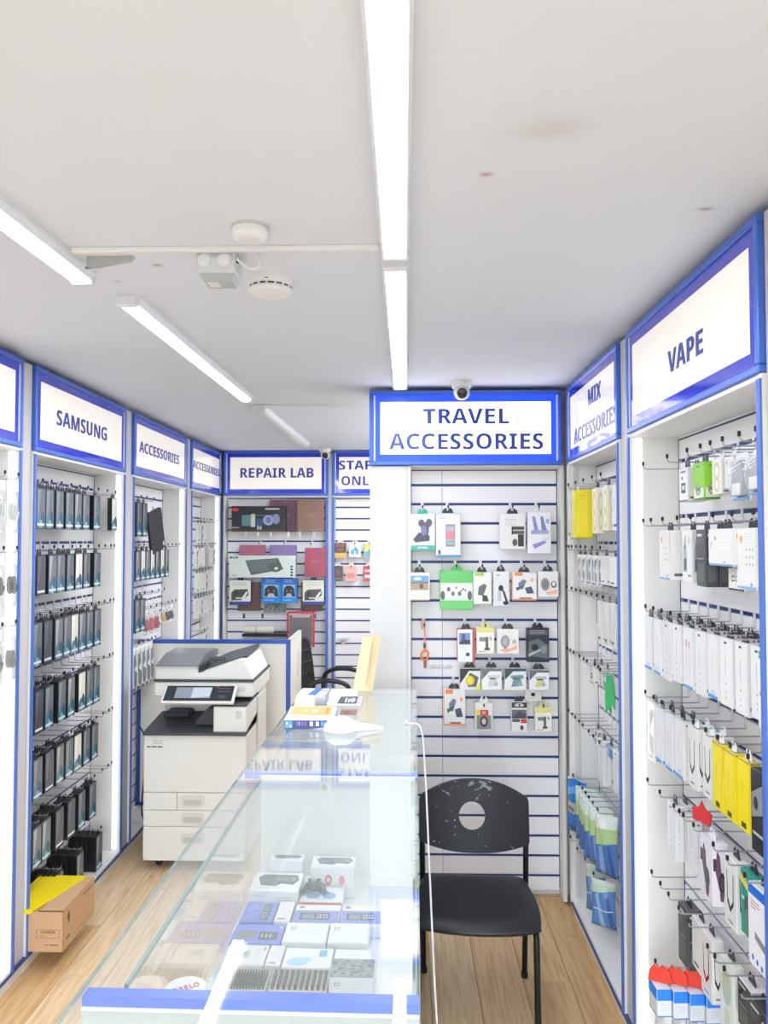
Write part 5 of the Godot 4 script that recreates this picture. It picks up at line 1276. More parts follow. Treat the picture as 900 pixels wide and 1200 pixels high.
	box_row(b_vape, 0.175, 2.777, 7, "sixth row", [
		[2.48, 1, 0.88, 0.08, 0.18, 0.045, "dark_box", "dark_box", "595a5d", dk, "gadget box", "grey ribbed carton"],
		[2.39, 1, 0.888, 0.08, 0.15, 0.03, "white_strip", "white_strip", wt, dk, "cable pack", "soft white pack"],
		[2.31, 1, 0.885, 0.085, 0.18, 0.035, "cable_black", "cable_black", wt, dk, "cable box", "white box with one black cable"],
		[2.17, 1, 0.885, 0.085, 0.2, 0.03, "lamp_picture", "lamp_picture", "dde6d8", dk, "gadget box", "clear pack with green tint"],
		[2.06, 1, 0.885, 0.08, 0.12, 0.045, "dark_box", "white_strip", wt, dk, "gadget box", "white carton with black front"],
		[1.96, 1, 0.875, 0.09, 0.14, 0.05, "dark_box", "dark_box", "3c3d40", dk, "gadget box", "black carton at the right edge"]], g, "")
	# red topped packs at the foot of the bay
	hook(b_vape, 2.777 - 2.46, 5, 0.175, 0.2)
	for i in 4:
		var o := thing("red_topped_pack", "red topped blue and white pack at the foot, %s from the left" % ORD[i], "cable pack", Vector3.ZERO, 0.0, "red topped packs at the foot of the right bay")
		part("red_header", prism([Vector2(-0.036, -0.03), Vector2(0.036, -0.03), Vector2(0.03, 0.006), Vector2(0.008, 0.022), Vector2(0.0, 0.014), Vector2(-0.012, 0.026), Vector2(-0.03, 0.0)], -0.003, 0.003), mat("e2402e", 0.4), o, Vector3.ZERO, Vector3(0.0, 1.1, 0))
		part("carton", box(Vector3(0.07, 0.085, 0.044), 0.002, Vector3(0, -0.075, 0)), mat("dfe4e8", 0.35), o)
		part("front_print", sheet(0.068, 0.083, "blue_head"), gloss_mat, o, Vector3(0, -0.075, 0.0223))
		part("side_print", sheet(0.043, 0.083, "blue_head"), gloss_mat, o, Vector3(0.0353, -0.075, 0), Vector3(0, PI / 2, 0))
		var st := mb()
		add_pillow(st, 0.066, 0.13, 0.03)
		part("clear_sleeve", st.commit(), glass("eef2ee", 0.2, 0.05), o, Vector3(0, -0.115, 0))
		part("cable", coil(0.016, 4, 0.005, 2.4), mat("e6e6e2", 0.5), o, Vector3(0, -0.17, 0))
		put(o, b_vape, Vector3(2.777 - 2.46 + 0.006 * i, 0.455 - 0.003 * i, 0.012 - 0.048 * i), 0.05)
	for q in [[21, [2.682, 1.75]], [19, [2.689, 2.606]], [13, [1.8]], [10, [2.676, 2.374, 1.82]], [7, [2.643, 2.556, 2.12, 1.85]], [4, [2.28, 2.16, 2.0, 1.85]]]:
		for dd in q[1]: hook(b_vape, clampf(2.777 - dd, 0.03, 1.0), q[0], 0.175, 0.15)

func fill_mix():
	var g := "packs hanging in the second right bay"
	var dk := "2c2e32"
	var w := ", mix bay"
	box_row(b_mix, 0.135, 3.785, 21, "top row", [
		[3.7, 1, 0.80, 0.06, 0.225, 0.03, "white_strip", "bag_blue", "b9cfe4", "e4e6e8", "gadget box", "pale blue clear pack"],
		[3.55, 1, 0.785, 0.1, 0.222, 0.075, "yellow_card", "yellow_card", "eedd22", "e4e6e8", "gadget box", "big plain yellow carton"],
		[3.4, 1, 0.845, 0.1, 0.2, 0.03, "cable_beige", "cable_beige", "e6e2d0", dk, "cable pack", "cream cable pack"],
		[3.24, 1, 0.85, 0.1, 0.19, 0.03, "cable_beige", "cable_beige", "e6e2d0", dk, "cable pack", "cream cable pack"],
		[3.1, 1, 0.855, 0.1, 0.19, 0.03, "white_strip", "white_strip", "ecebe6", dk, "cable pack", "white cable pack"]], g, w)
	box_row(b_mix, 0.135, 3.785, 18, "second row", [
		[3.64, 1, 0.83, 0.08, 0.135, 0.014, "cable_grey", "cable_grey", "d5d6d3", dk, "cable pack", "grey slanting cable pack"],
		[3.55, 1, 0.83, 0.08, 0.135, 0.014, "cable_grey", "cable_grey", "d5d6d3", dk, "cable pack", "grey slanting cable pack"],
		[3.46, 1, 0.835, 0.08, 0.135, 0.014, "cable_grey", "cable_grey", "d5d6d3", dk, "cable pack", "grey slanting cable pack"],
		[3.37, 1, 0.84, 0.08, 0.135, 0.014, "cable_grey", "cable_grey", "d5d6d3", dk, "cable pack", "grey slanting cable pack"],
		[3.25, 1, 0.84, 0.09, 0.12, 0.03, "white_strip", "white_strip", "ecebe6", dk, "cable pack", "short white pack"],
		[3.12, 1, 0.845, 0.09, 0.12, 0.03, "white_strip", "white_strip", "ecebe6", dk, "cable pack", "short white pack"]], g, w)
	box_row(b_mix, 0.135, 3.785, 16, "third row", [
		[3.47, 1, 0.87, 0.03, 0.11, 0.012, "dark_box", "dark_box", "77797a", dk, "gadget box", "thin grey strip pack"],
		[3.36, 1, 0.85, 0.07, 0.178, 0.035, "white_strip", "white_strip", "f0eee8", dk, "cable box", "cream slim box"],
		[3.27, 1, 0.855, 0.07, 0.178, 0.035, "white_strip", "white_strip", "f0eee8", dk, "cable box", "cream slim box"],
		[3.18, 1, 0.86, 0.07, 0.178, 0.035, "white_strip", "white_strip", "f0eee8", dk, "cable box", "cream slim box"],
		[3.09, 1, 0.865, 0.07, 0.178, 0.035, "white_strip", "white_strip", "f0eee8", dk, "cable box", "cream slim box"]], g, w)
	box_row(b_mix, 0.135, 3.785, 13, "fourth row", [
		[3.5, 2, 0.85, 0.07, 0.085, 0.028, "device_pack", "white_strip", "ecebe6", dk, "gadget box", "tiny white carton"],
		[3.36, 1, 0.87, 0.06, 0.09, 0.028, "cable_grey", "cable_grey", "dfe0dc", dk, "cable pack", "tiny grey pack"]], g, w)
	for q in [[3.27, 0.17], [3.21, 0.14]]:
		hook(b_mix, 3.785 - q[0], 13, 0.135, 0.14)
		var o := thing("green_strip", "%s bright green plastic strip dangling in fourth row" % ("longer" if q[1] > 0.15 else "shorter"), "strap", Vector3.ZERO, 0.0, "green straps")
		part("strap", prism([Vector2(-0.006, 0), Vector2(0.004, 0), Vector2(0.012, -q[1] * 0.5), Vector2(0.014, -q[1]), Vector2(0.0, -q[1] * 0.86), Vector2(-0.008, -q[1]), Vector2(-0.012, -q[1] * 0.6)], -0.004, 0.004), mat("3fae6a", 0.4), o)
		part("loop", tube([Vector3(-0.01, -0.004, 0), Vector3(0, 0.02, 0), Vector3(0.01, -0.004, 0)], 0.0015, 6), mat("d5dad6", 0.4), o)
		put(o, b_mix, Vector3(3.785 - q[0], 1.24, -(0.86 - RX)), 0.9)
	box_row(b_mix, 0.135, 3.785, 10, "fifth row", [
		[3.52, 1, 0.87, 0.05, 0.07, 0.02, "cable_grey", "cable_grey", "dfe0dc", dk, "cable pack", "tiny grey pouch"],
		[3.34, 1, 0.845, 0.08, 0.185, 0.035, "slim_lines", "slim_lines", "efeee9", dk, "gadget box", "white carton over the cable bags"],
		[3.26, 1, 0.86, 0.06, 0.05, 0.02, "bag_blue", "bag_blue", "6f9ad0", dk, "gadget box", "tiny blue pouch"],
		[3.16, 1, 0.86, 0.08, 0.165, 0.035, "slim_lines", "slim_lines", "efeee9", dk, "gadget box", "white carton nearest the filler board"]], g, w)
	hook(b_mix, 0.085, 7, 0.135, 0.14)
	var wp := print_bag("wipes_pouch", "creased blue wipes pouch hanging left of the cable bags", "", 0.12, 0.25, 0.06, "wipes_blue")
	put(wp, b_mix, Vector3(0.09, 0.66, -(0.83 - RX) + 0.03), 0.6)
	var i := 0
	for q in [[3.57, 0.24], [3.51, 0.25], [3.45, 0.24], [3.39, 0.25], [3.32, 0.24], [3.24, 0.25]]:
		hook(b_mix, 3.785 - q[0], 7, 0.135, 0.14)
		var o := pack_like("bg_bag_%d" % (i % 2), func(): return print_bag("cable_bag", "", "blue and green cable bags", 0.12, q[1], 0.03, "bag_blue_green"), "clear bag with blue and green print, sixth row, %s hook from left" % ORD[i])
		put(o, b_mix, Vector3(3.785 - q[0], 0.66, -(0.83 - RX)), 0.75 + rng.randf_range(-0.2, 0.2))
		i += 1
	i = 0
	for q in [[3.47, 0.2], [3.32, 0.19]]:
		hook(b_mix, 3.785 - q[0], 4, 0.135, 0.14)
		var o := pack_like("b_bag_%d" % (i % 2), func(): return print_bag("blue_bag", "", "blue cable bags in the bottom row", 0.11, q[1], 0.035, "bag_blue"), "clear bag with blue print in the bottom row, %s hook from left" % ORD[i])
		put(o, b_mix, Vector3(3.785 - q[0], 0.35, -(0.84 - RX)), 0.8 + rng.randf_range(-0.2, 0.2))
		i += 1
	for q in [[18, [3.75, 3.7]], [16, [3.75, 3.65, 3.56]], [13, [3.75, 3.69, 3.62, 3.42, 3.14]], [10, [3.74, 3.66, 3.6, 3.45]], [4, [3.72, 3.58]]]:
		for dd in q[1]: hook(b_mix, 3.785 - dd, q[0], 0.135, 0.15)

# ------------------------------------------------------------------ copier and desk
func make_copier():
	var wm := mat("e6e5dd", 0.4)
	var dk := mat("43464a", 0.45)
	var t := thing("photocopier", "large white office photocopier with dark paper tray and tilted touch panel", "photocopier", Vector3(-1.13, 0, -4.2))
	part("body", span(Vector3(-0.284, 0.055, -0.6), Vector3(0.277, 0.735, -0.012), 0.006), wm, t)
	part("front_door", span(Vector3(-0.284, 0.424, -0.014), Vector3(0.277, 0.733, 0.0), 0.004), wm, t)
	for q in [[0.328, 0.421, -0.1], [0.241, 0.325, -0.284], [0.057, 0.238, -0.284]]:
		var d := part("drawer", span(Vector3(q[2], q[0], -0.014), Vector3(0.277, q[1], 0.0), 0.004), wm, t)
		var yc: float = (q[0] + q[1]) * 0.5 + (0.03 if q[1] < 0.24 else 0.004)
		var st := mb()
		add_prism(st, PackedVector2Array(rounded(0.13, 0.062, 0.02, 4, Vector2(-0.01, yc))), -0.002, 0.003)
		part("handle_plate", st.commit(), mat("d9d8d0", 0.4), d)
		part("handle_recess", prism(rounded(0.1, 0.03, 0.012, 4, Vector2(-0.012, yc - 0.008)), 0.002, 0.0036), mat("c2c1ba", 0.5), d)
	part("corner_panel", span(Vector3(-0.284, 0.328, -0.014), Vector3(-0.103, 0.421, -0.001), 0.004), wm, t)
	part("badge", sheet(0.105, 0.06, "printer_badge"), print_mat, t, Vector3(-0.218, 0.685, 0.0002))
	for sx in [-0.22, 0.22]:
		for sz in [-0.09, -0.52]:
			var c := part("caster", lathe([Vector2(0, -0.014), Vector2(0.024, -0.014), Vector2(0.026, -0.008), Vector2(0.026, 0.008), Vector2(0.024, 0.014), Vector2(0, 0.014)], 16), mat("2a2b2e", 0.5), t, Vector3(sx, 0.026, sz), Vector3(0, 0, PI / 2))
			part("fork", box(Vector3(0.03, 0.03, 0.04), 0.004, Vector3(0.04, 0, 0)), mat("3a3b3e", 0.5), c)
	# output tray, sloping up to the back
	part("output_tray", prism([Vector2(0.02, 0.735), Vector2(0.02, 0.75), Vector2(-0.3, 0.79), Vector2(-0.34, 0.79), Vector2(-0.34, 0.735)], -0.277, 0.284), dk, t, Vector3(0, 0, 0), Vector3(0, -PI / 2, 0))
	t.get_child(t.get_child_count() - 1).transform = Transform3D(Basis(Vector3(0, 0, 1), Vector3(0, 1, 0), Vector3(-1, 0, 0)), Vector3.ZERO)
	part("tray_stop", span(Vector3(-0.24, 0.775, -0.32), Vector3(-0.09, 0.815, -0.2), 0.012), mat("34373b", 0.5), t)
	var ramp := part("paper_ramp", prism([Vector2(-0.02, 0.77), Vector2(-0.02, 0.79), Vector2(0.045, 0.86), Vector2(0.18, 0.87), Vector2(0.18, 0.77)], -0.32, -0.08), mat("3a3d42", 0.45), t)
	part("back_column", span(Vector3(-0.275, 0.735, -0.6), Vector3(0.277, 0.93, -0.34), 0.006), mat("d9d8cf", 0.5), t)
	part("side_tower", span(Vector3(0.096, 0.742, -0.36), Vector3(0.277, 0.888, -0.002), 0.005), wm, t)
	part("tower_top", span(Vector3(0.092, 0.888, -0.36), Vector3(0.281, 0.898, 0.0), 0.004), dk, t)
	part("tower_mark", box(Vector3(0.03, 0.04, 0.001), 0.0, Vector3(0.235, 0.845, -0.0015)), mat("cfcec8", 0.5), t)
	for i in 5: part("side_vent", box(Vector3(0.001, 0.004, 0.12), 0.0, Vector3(0.2775, 0.6 + 0.012 * i, -0.42)), mat("b4b3ac", 0.6), t)
	part("side_seam", span(Vector3(0.2768, 0.06, -0.3), Vector3(0.2785, 0.9, -0.297)), mat("b9b8b0", 0.6), t)
	part("side_door", span(Vector3(0.277, 0.43, -0.58), Vector3(0.283, 0.88, -0.31), 0.003), mat("dfded6", 0.45), t)
	# scanner and feeder
	part("scanner", span(Vector3(-0.265, 0.918, -0.62), Vector3(0.296, 1.003, -0.1), 0.008), wm, t)
	part("scanner_button", box(Vector3(0.05, 0.03, 0.003), 0.001, Vector3(0.225, 0.965, -0.0985)), mat("d0cfc8", 0.5), t)
	part("lid_seam", span(Vector3(-0.268, 1.003, -0.625), Vector3(0.299, 1.016, -0.095), 0.003), mat("3f4246", 0.5), t)
	part("lid", prism([Vector2(-0.26, 1.016), Vector2(0.288, 1.016), Vector2(0.272, 1.05), Vector2(0.24, 1.118), Vector2(0.2, 1.118), Vector2(-0.02, 1.045), Vector2(-0.26, 1.045)], -0.6, -0.12), wm, t)
	part("lid_handle", span(Vector3(-0.055, 1.012, -0.12), Vector3(0.12, 1.03, -0.108), 0.003), mat("d6d6d0", 0.4), t)
	part("feeder", prism([Vector2(-0.262, 1.016), Vector2(-0.03, 1.016), Vector2(-0.03, 1.086), Vector2(-0.06, 1.093), Vector2(-0.24, 1.086)], -0.3, -0.116), wm, t)
	var fc := part("feeder_cover", prism([Vector2(0.1, 1.085), Vector2(0.116, 1.092), Vector2(0.3, 1.13), Vector2(0.5, 1.132), Vector2(0.58, 1.115), Vector2(0.58, 1.05), Vector2(0.3, 1.05)], -0.26, -0.02), mat("7b7d7c", 0.35), t)
	fc.transform = Transform3D(Basis(Vector3(0, 0, -1), Vector3(0, 1, 0), Vector3(1, 0, 0)), Vector3(0, 0.003, 0))
	var it := part("input_tray", prism([Vector2(-0.02, 1.052), Vector2(-0.02, 1.064), Vector2(0.06, 1.095), Vector2(0.226, 1.142), Vector2(0.236, 1.138), Vector2(0.232, 1.122)], -0.56, -0.18), mat("4a4d50", 0.4), t, Vector3(0, -0.018, -0.1), Vector3(0.045, 0, 0))
	part("paper_guide", box(Vector3(0.09, 0.02, 0.012), 0.004, Vector3(0.06, 1.11, -0.24)), mat("44474a", 0.4), t, Vector3.ZERO, Vector3(0, 0, 0.0))
	part("guide_label", box(Vector3(0.035, 0.001, 0.02), 0.0, Vector3(0.055, 1.122, -0.3)), mat("e9e9e6", 0.4), t)
	part("slot", span(Vector3(-0.03, 1.03, -0.34), Vector3(-0.005, 1.088, -0.16), 0.004), mat("26282b", 0.5), t)
	# tilted control panel
	var cp := part("control_panel", box(Vector3(0.4, 0.022, 0.13), 0.006), wm, t, Vector3(0.01, 0.945, -0.035), Vector3(0.62, 0, 0))
	part("touch_screen", sheet(0.375, 0.11, "printer_screen"), gloss_mat, cp, Vector3(0, 0.0112, 0), Vector3(-PI / 2, 0, 0))
	part("panel_arm", span(Vector3(-0.03, 0.895, -0.2), Vector3(0.06, 0.925, -0.03), 0.006), mat("c9c8c2", 0.5), t)

func make_desk():
	var wm := mat("e8e6da", 0.5)
	var bm := mat("2f57ae", 0.35)
	var t := thing("reception_desk", "white desk partition with blue edging behind the photocopier", "desk", Vector3(-1.23, 0, -5.0))
	var f := part("front_panel", span(Vector3(-0.5, 0.085, -0.03), Vector3(0.495, 1.135, 0.0)), wm, t)
	part("edge_trim", span(Vector3(-0.5, 1.122, -0.032), Vector3(0.498, 1.147, 0.005), 0.002), bm, f)
	part("edge_trim", span(Vector3(-0.5, 0.08, -0.03), Vector3(0.498, 0.102, 0.005), 0.002), bm, f)
	part("edge_trim", span(Vector3(0.472, 0.085, -0.03), Vector3(0.498, 1.13, 0.005), 0.002), bm, f)
	part("edge_trim", span(Vector3(-0.5, 0.085, -0.03), Vector3(-0.476, 1.13, 0.005), 0.002), bm, f)
	var s := part("side_panel", span(Vector3(0.475, 0.05, -0.56), Vector3(0.497, 1.135, -0.032)), wm, t)
	part("edge_trim", span(Vector3(0.474, 1.135, -0.56), Vector3(0.498, 1.147, -0.03), 0.002), mat("d9d7cc", 0.4), s)
	part("cable_cover", span(Vector3(0.497, 0.85, -0.42), Vector3(0.503, 1.02, -0.37), 0.002), mat("e4e2d8", 0.4), s)
	part("worktop", span(Vector3(-0.33, 0.74, -0.6), Vector3(0.472, 0.765, -0.031), 0.002), mat("dcdad2", 0.4), t)
	part("base", span(Vector3(-0.33, 0.0, -0.56), Vector3(0.48, 0.085, -0.02)), mat("dedcd2", 0.5), t)
	var c := thing("power_cable", "black cable looping out beside the photocopier at floor level", "cable", Vector3(-1.5, 0, -4.75))
	part("cable", tube(curve([Vector3(-0.12, 0.32, -0.08), Vector3(-0.1, 0.14, 0.02), Vector3(-0.04, 0.06, 0.08), Vector3(0.03, 0.012, 0.12), Vector3(0.12, 0.006, 0.12)], 24), 0.005, 8), mat("2b2c30", 0.5), c)
	part("cable", tube(curve([Vector3(-0.16, 0.62, -0.1), Vector3(-0.1, 0.56, -0.06), Vector3(-0.02, 0.54, 0.0), Vector3(0.07, 0.56, 0.06)], 16), 0.005, 8), mat("2b2c30", 0.5), c)

func make_office_chair():
	var dk := mat("26282c", 0.7)
	var t := thing("office_chair", "black office chair with mesh back and looped armrest behind the desk panel", "chair", Vector3(-0.52, 0, -5.82), PI / 2 - 0.12)
	var back := part("backrest", grid(func(u: float, v: float) -> Vector3: return Vector3((u - 0.5) * (0.44 - 0.08 * v * v), 0.6 + 0.42 * v, -0.24 - 0.05 * v + 0.05 * pow(2.0 * u - 1.0, 2.0)), 10, 10).commit(), dk, t)
	part("frame", tube(curve([Vector3(-0.2, 0.6, -0.2), Vector3(-0.21, 0.85, -0.23), Vector3(-0.17, 1.02, -0.26), Vector3(0.17, 1.02, -0.26), Vector3(0.21, 0.85, -0.23), Vector3(0.2, 0.6, -0.2)], 40), 0.016, 8), mat("1e1f22", 0.5), back)
	for i in 4: part("rib", tube([Vector3(-0.18, 0.68 + 0.09 * i, -0.215), Vector3(0, 0.68 + 0.09 * i, -0.262), Vector3(0.18, 0.68 + 0.09 * i, -0.215)], 0.006, 6), mat("1b1c1f", 0.5), back)
	var st := mb()
	add_box(st, Vector3(0, 0.48, 0.02), Vector3(0.46, 0.07, 0.44), 0.03)
	part("seat", st.commit(), dk, t)
	for s in [-1.0, 1.0]:
		part("armrest", tube(curve([Vector3(s * 0.25, 0.5, -0.12), Vector3(s * 0.265, 0.7, -0.14), Vector3(s * 0.265, 0.775, -0.06), Vector3(s * 0.265, 0.775, 0.1), Vector3(s * 0.262, 0.71, 0.17), Vector3(s * 0.25, 0.5, 0.1)], 36), 0.017, 8), mat("1e1f22", 0.45), t)
	part("column", lathe([Vector2(0, 0.1), Vector2(0.028, 0.1), Vector2(0.028, 0.3), Vector2(0.02, 0.3), Vector2(0.02, 0.45), Vector2(0, 0.45)], 16), mat("303236", 0.4, 0.5), t)
	for i in 5:
		var a := TAU * i / 5.0
		part("foot", tube([Vector3(0, 0.1, 0), Vector3(cos(a) * 0.27, 0.065, sin(a) * 0.27)], 0.018, 8), mat("222428", 0.5), t)
		part("caster", lathe([Vector2(0, -0.02), Vector2(0.025, -0.016), Vector2(0.025, 0.016), Vector2(0, 0.02)], 12), mat("1a1b1e", 0.5), t, Vector3(cos(a) * 0.27, 0.026, sin(a) * 0.27), Vector3(0, -a, PI / 2))

func scuffed() -> StandardMaterial3D:
	# black vinyl with worn white scuffs along the top of the backrest
	var im := Image.create(512, 512, false, Image.FORMAT_RGB8)
	im.fill(Color("191b21"))
	var n := FastNoiseLite.new()
	n.seed = 7
	n.frequency = 0.022
	n.fractal_octaves = 5
	var m2 := FastNoiseLite.new()
	m2.seed = 21
	m2.frequency = 0.006
	for j in 512:
		for i in 512:
			var v := j / 511.0
			var u := i / 511.0
			# the worn band follows the arched top edge
			var edge := clampf((0.36 - v - 0.55 * pow(u - 0.45, 2.0)) / 0.3, 0.0, 1.0)
			var f := n.get_noise_2d(i, j) * 0.5 + 0.5 + 0.25 * m2.get_noise_2d(i, j)
			var s := smoothstep(0.84 - 0.26 * edge, 0.93 - 0.26 * edge, f)
			if edge <= 0.02: s = smoothstep(0.86, 0.9, f) * 0.8
			var c := Color("191b21").lerp(Color("b9b8b4"), s * 0.7)
			im.set_pixel(i, j, c)
	for q in [[0.33, 0.55, 4, 10], [0.335, 0.63, 3, 9], [0.33, 0.74, 4, 7], [0.54, 0.73, 3, 5], [0.14, 0.81, 12, 4], [0.19, 0.83, 7, 3], [0.6, 0.87, 3, 6], [0.17, 0.36, 3, 6], [0.3, 0.44, 4, 4], [0.8, 0.3, 5, 3]]:
		im.fill_rect(Rect2i(int(q[0] * 512), int(q[1] * 512), q[2], q[3]), Color("d6d5d0"))
	var m := StandardMaterial3D.new()
	m.albedo_texture = ImageTexture.create_from_image(im)
	m.roughness = 0.5
	return m

func make_visitor_chair():
	var mt := mat("17181c", 0.35, 0.3)
	var t := thing("visitor_chair", "black visitor chair with scuffed backrest and round hole beside the counter", "chair", Vector3(0.275, 0, -2.98), -0.065)
	# backrest: arched panel with a round hole, gently curved
	var st := mb()
	var n := 64
	var outer := []
	var inner := []
	for i in n:
		var a := TAU * i / n
		# outline: flat short sides, arched top and bottom
		var px := cos(a)
		var py := sin(a)
		var x := 0.222 * clampf(px * 1.18, -1.0, 1.0)
		var k := absf(x) / 0.222
		var y := 0.0
		var top := 0.14 - 0.058 * pow(k, 2.2)
		var bot := -0.142 + 0.056 * pow(k, 2.2)
		if absf(px * 1.18) >= 1.0:
			y = lerpf(bot, top, clampf(py / sin(acos(1.0 / 1.18)) * 0.5 + 0.5, 0.0, 1.0))
		else:
			y = top if py > 0.0 else bot
		outer.append(Vector2(x, y))
		inner.append(Vector2(cos(a) * 0.054 - 0.006, sin(a) * 0.057 - 0.003))
	var zc := func(p: Vector2) -> float: return 0.9 * p.x * p.x - p.y * 0.18
	var rings := 5
	for i in n:
		var j := (i + 1) % n
		for r in rings:
			var f0 := float(r) / rings
			var f1 := float(r + 1) / rings
			var q := [inner[i].lerp(outer[i], f0), inner[j].lerp(outer[j], f0), inner[j].lerp(outer[j], f1), inner[i].lerp(outer[i], f1)]
			for side in [0.009, -0.009]:
				var v := []
				var uv := []
				for p in q:
					v.append(Vector3(p.x, p.y, zc.call(p) + side))
					uv.append(Vector2(p.x / 0.46 + 0.5, 0.5 - p.y / 0.3))
				var nn := Vector3(0, 0.18, 1).normalized() * signf(side)
				var na := []
				for p in q: na.append((Vector3(-1.8 * p.x, 0.18, 1.0)).normalized() * signf(side))
				tri(st, v[0], v[1], v[2], na[0], na[1], na[2], uv[0], uv[1], uv[2])
				tri(st, v[0], v[2], v[3], na[0], na[2], na[3], uv[0], uv[2], uv[3])
		for e in [[outer, 1.0], [inner, -1.0]]:
			var a: Vector2 = e[0][i]
			var b: Vector2 = e[0][j]
			var nr := Vector3(b.y - a.y, a.x - b.x, 0).normalized()
			if nr.dot(Vector3((a.x + b.x), (a.y + b.y), 0)) * e[1] < 0.0: nr = -nr
			quad(st, Vector3(a.x, a.y, zc.call(a) - 0.009), Vector3(b.x, b.y, zc.call(b) - 0.009), Vector3(b.x, b.y, zc.call(b) + 0.009), Vector3(a.x, a.y, zc.call(a) + 0.009), nr, Rect2(0.5, 0.9, 0.01, 0.01))
	part("backrest", st.commit(), scuffed(), t, Vector3(0, 0.662, -0.245))
	# seat: padded, straight back edge, bowed front
	var seat := func(u: float, v: float, s: float) -> Vector3:
		var zz := lerpf(-0.19, 0.2, v)
		var half := 0.2 + 0.034 * sin(clampf(v * 1.05, 0, 1) * PI * 0.72)
		var x := (2.0 * u - 1.0) * half
		zz += 0.04 * v * v * (1.0 - pow(2.0 * u - 1.0, 2.0))
		var e := (1.0 - pow(absf(2.0 * u - 1.0), 7.0)) * (1.0 - pow(absf(2.0 * v - 1.0), 7.0))
		var y := 0.432 + s * 0.027 * pow(maxf(e, 0.0), 0.42) - 0.012 * pow(v, 3.0) - 0.006 * s * sin(u * PI) * sin(v * PI)
		return Vector3(x, y, zz)
	var ss := mb()
	grid(func(u: float, v: float) -> Vector3: return seat.call(u, v, 1.0), 28, 24, Rect2(0, 0, 1, 1), ss)
	grid(func(u: float, v: float) -> Vector3: return seat.call(u, v, -1.0), 28, 24, Rect2(0, 0, 1, 1), ss)
	part("seat", ss.commit(), mat("1a1c22", 0.42), t)
	for s in [-1.0, 1.0]:
		part("rear_leg", tube([Vector3(s * 0.207, 0.0, -0.275), Vector3(s * 0.209, 0.42, -0.215), Vector3(s * 0.211, 0.6, -0.222), Vector3(s * 0.211, 0.73, -0.25)], 0.0115, 10), mt, t)
		part("front_leg", tube(curve([Vector3(s * 0.207, 0.405, -0.2), Vector3(s * 0.209, 0.408, 0.12), Vector3(s * 0.208, 0.405, 0.18), Vector3(s * 0.208, 0.36, 0.205), Vector3(s * 0.209, 0.1, 0.225), Vector3(s * 0.21, 0.0, 0.23)], 36), 0.0115, 10), mt, t)
		for z in [-0.275, 0.23]: part("foot_cap", lathe([Vector2(0, 0), Vector2(0.014, 0), Vector2(0.014, 0.022), Vector2(0, 0.022)], 12), mat("17181a", 0.6), t, Vector3(s * (0.207 if z < 0 else 0.21), 0, z))
	for z in [-0.16, 0.12]: part("stretcher", tube([Vector3(-0.208, 0.402, z), Vector3(0.208, 0.402, z)], 0.009, 8), mt, t)

# ------------------------------------------------------------------ carton by the wall
func make_cardboard_box():
	var t := thing("cardboard_box", "brown cardboard box sitting at the foot of the phone case bay", "box", Vector3(-1.545, 0.078, -3.395))
	part("carton", box(Vector3(0.25, 0.17, 0.325), 0.003, Vector3(0, 0.085, 0)), mat("b8925f", 0.75), t)
	part("end_print", sheet(0.246, 0.166, "carton_end"), print_mat, t, Vector3(0, 0.085, 0.1628))
	part("side_print", sheet(0.32, 0.166, "carton_arrow"), print_mat, t, Vector3(0.1253, 0.085, 0), Vector3(0, PI / 2, 0))
	part("lettering", lettering("LONREEK", 0.062, 0.012, 0.001), mat("6a4e34", 0.7), t, Vector3(0.063, 0.083, 0.1634))
	part("lid_flap", span(Vector3(0.03, 0.1705, -0.16), Vector3(0.126, 0.174, 0.163), 0.001), mat("c8a27a", 0.75), t)
	part("lid_edge", span(Vector3(0.02, 0.166, 0.1625), Vector3(0.126, 0.1705, 0.1645)), mat("5c432c", 0.8), t)
	var y := thing("yellow_bag", "flat bright yellow plastic bag laid over the cardboard box", "bag", Vector3(-1.545, 0.2525, -3.395))
	part("sheet", prism([Vector2(-0.125, -0.158), Vector2(-0.075, -0.16), Vector2(-0.075, -0.172), Vector2(0.0, -0.172), Vector2(0.012, -0.165), Vector2(0.095, 0.158), Vector2(-0.125, 0.158)], -0.002, 0.001), mat("f2d80e", 0.35), y, Vector3(0, 0.0015, 0), Vector3(-PI / 2, 0, 0))
	part("overhang", prism([Vector2(-0.075, -0.012), Vector2(-0.05, -0.016), Vector2(-0.01, -0.014), Vector2(0.005, 0.002), Vector2(-0.075, 0.002)], 0.0, 0.0025), mat("f2d80e", 0.35), y, Vector3(0, 0, 0.17))

# ------------------------------------------------------------------ glass counter and what lies in it and on it
const CTURN := -0.0157
const CK := 0.935   # counter goods were first measured for a top 1.08 m high; the reflections in the glass put it at 1.127 m
const CAT := Vector3(-0.4825, 0.117, -1.134)

func on_counter(o: Node3D):
	o.position = Vector3(o.position.x * CK, 1.127 - (1.08 - o.position.y) * CK, o.position.z * CK)
	o.scale = Vector3.ONE * CK

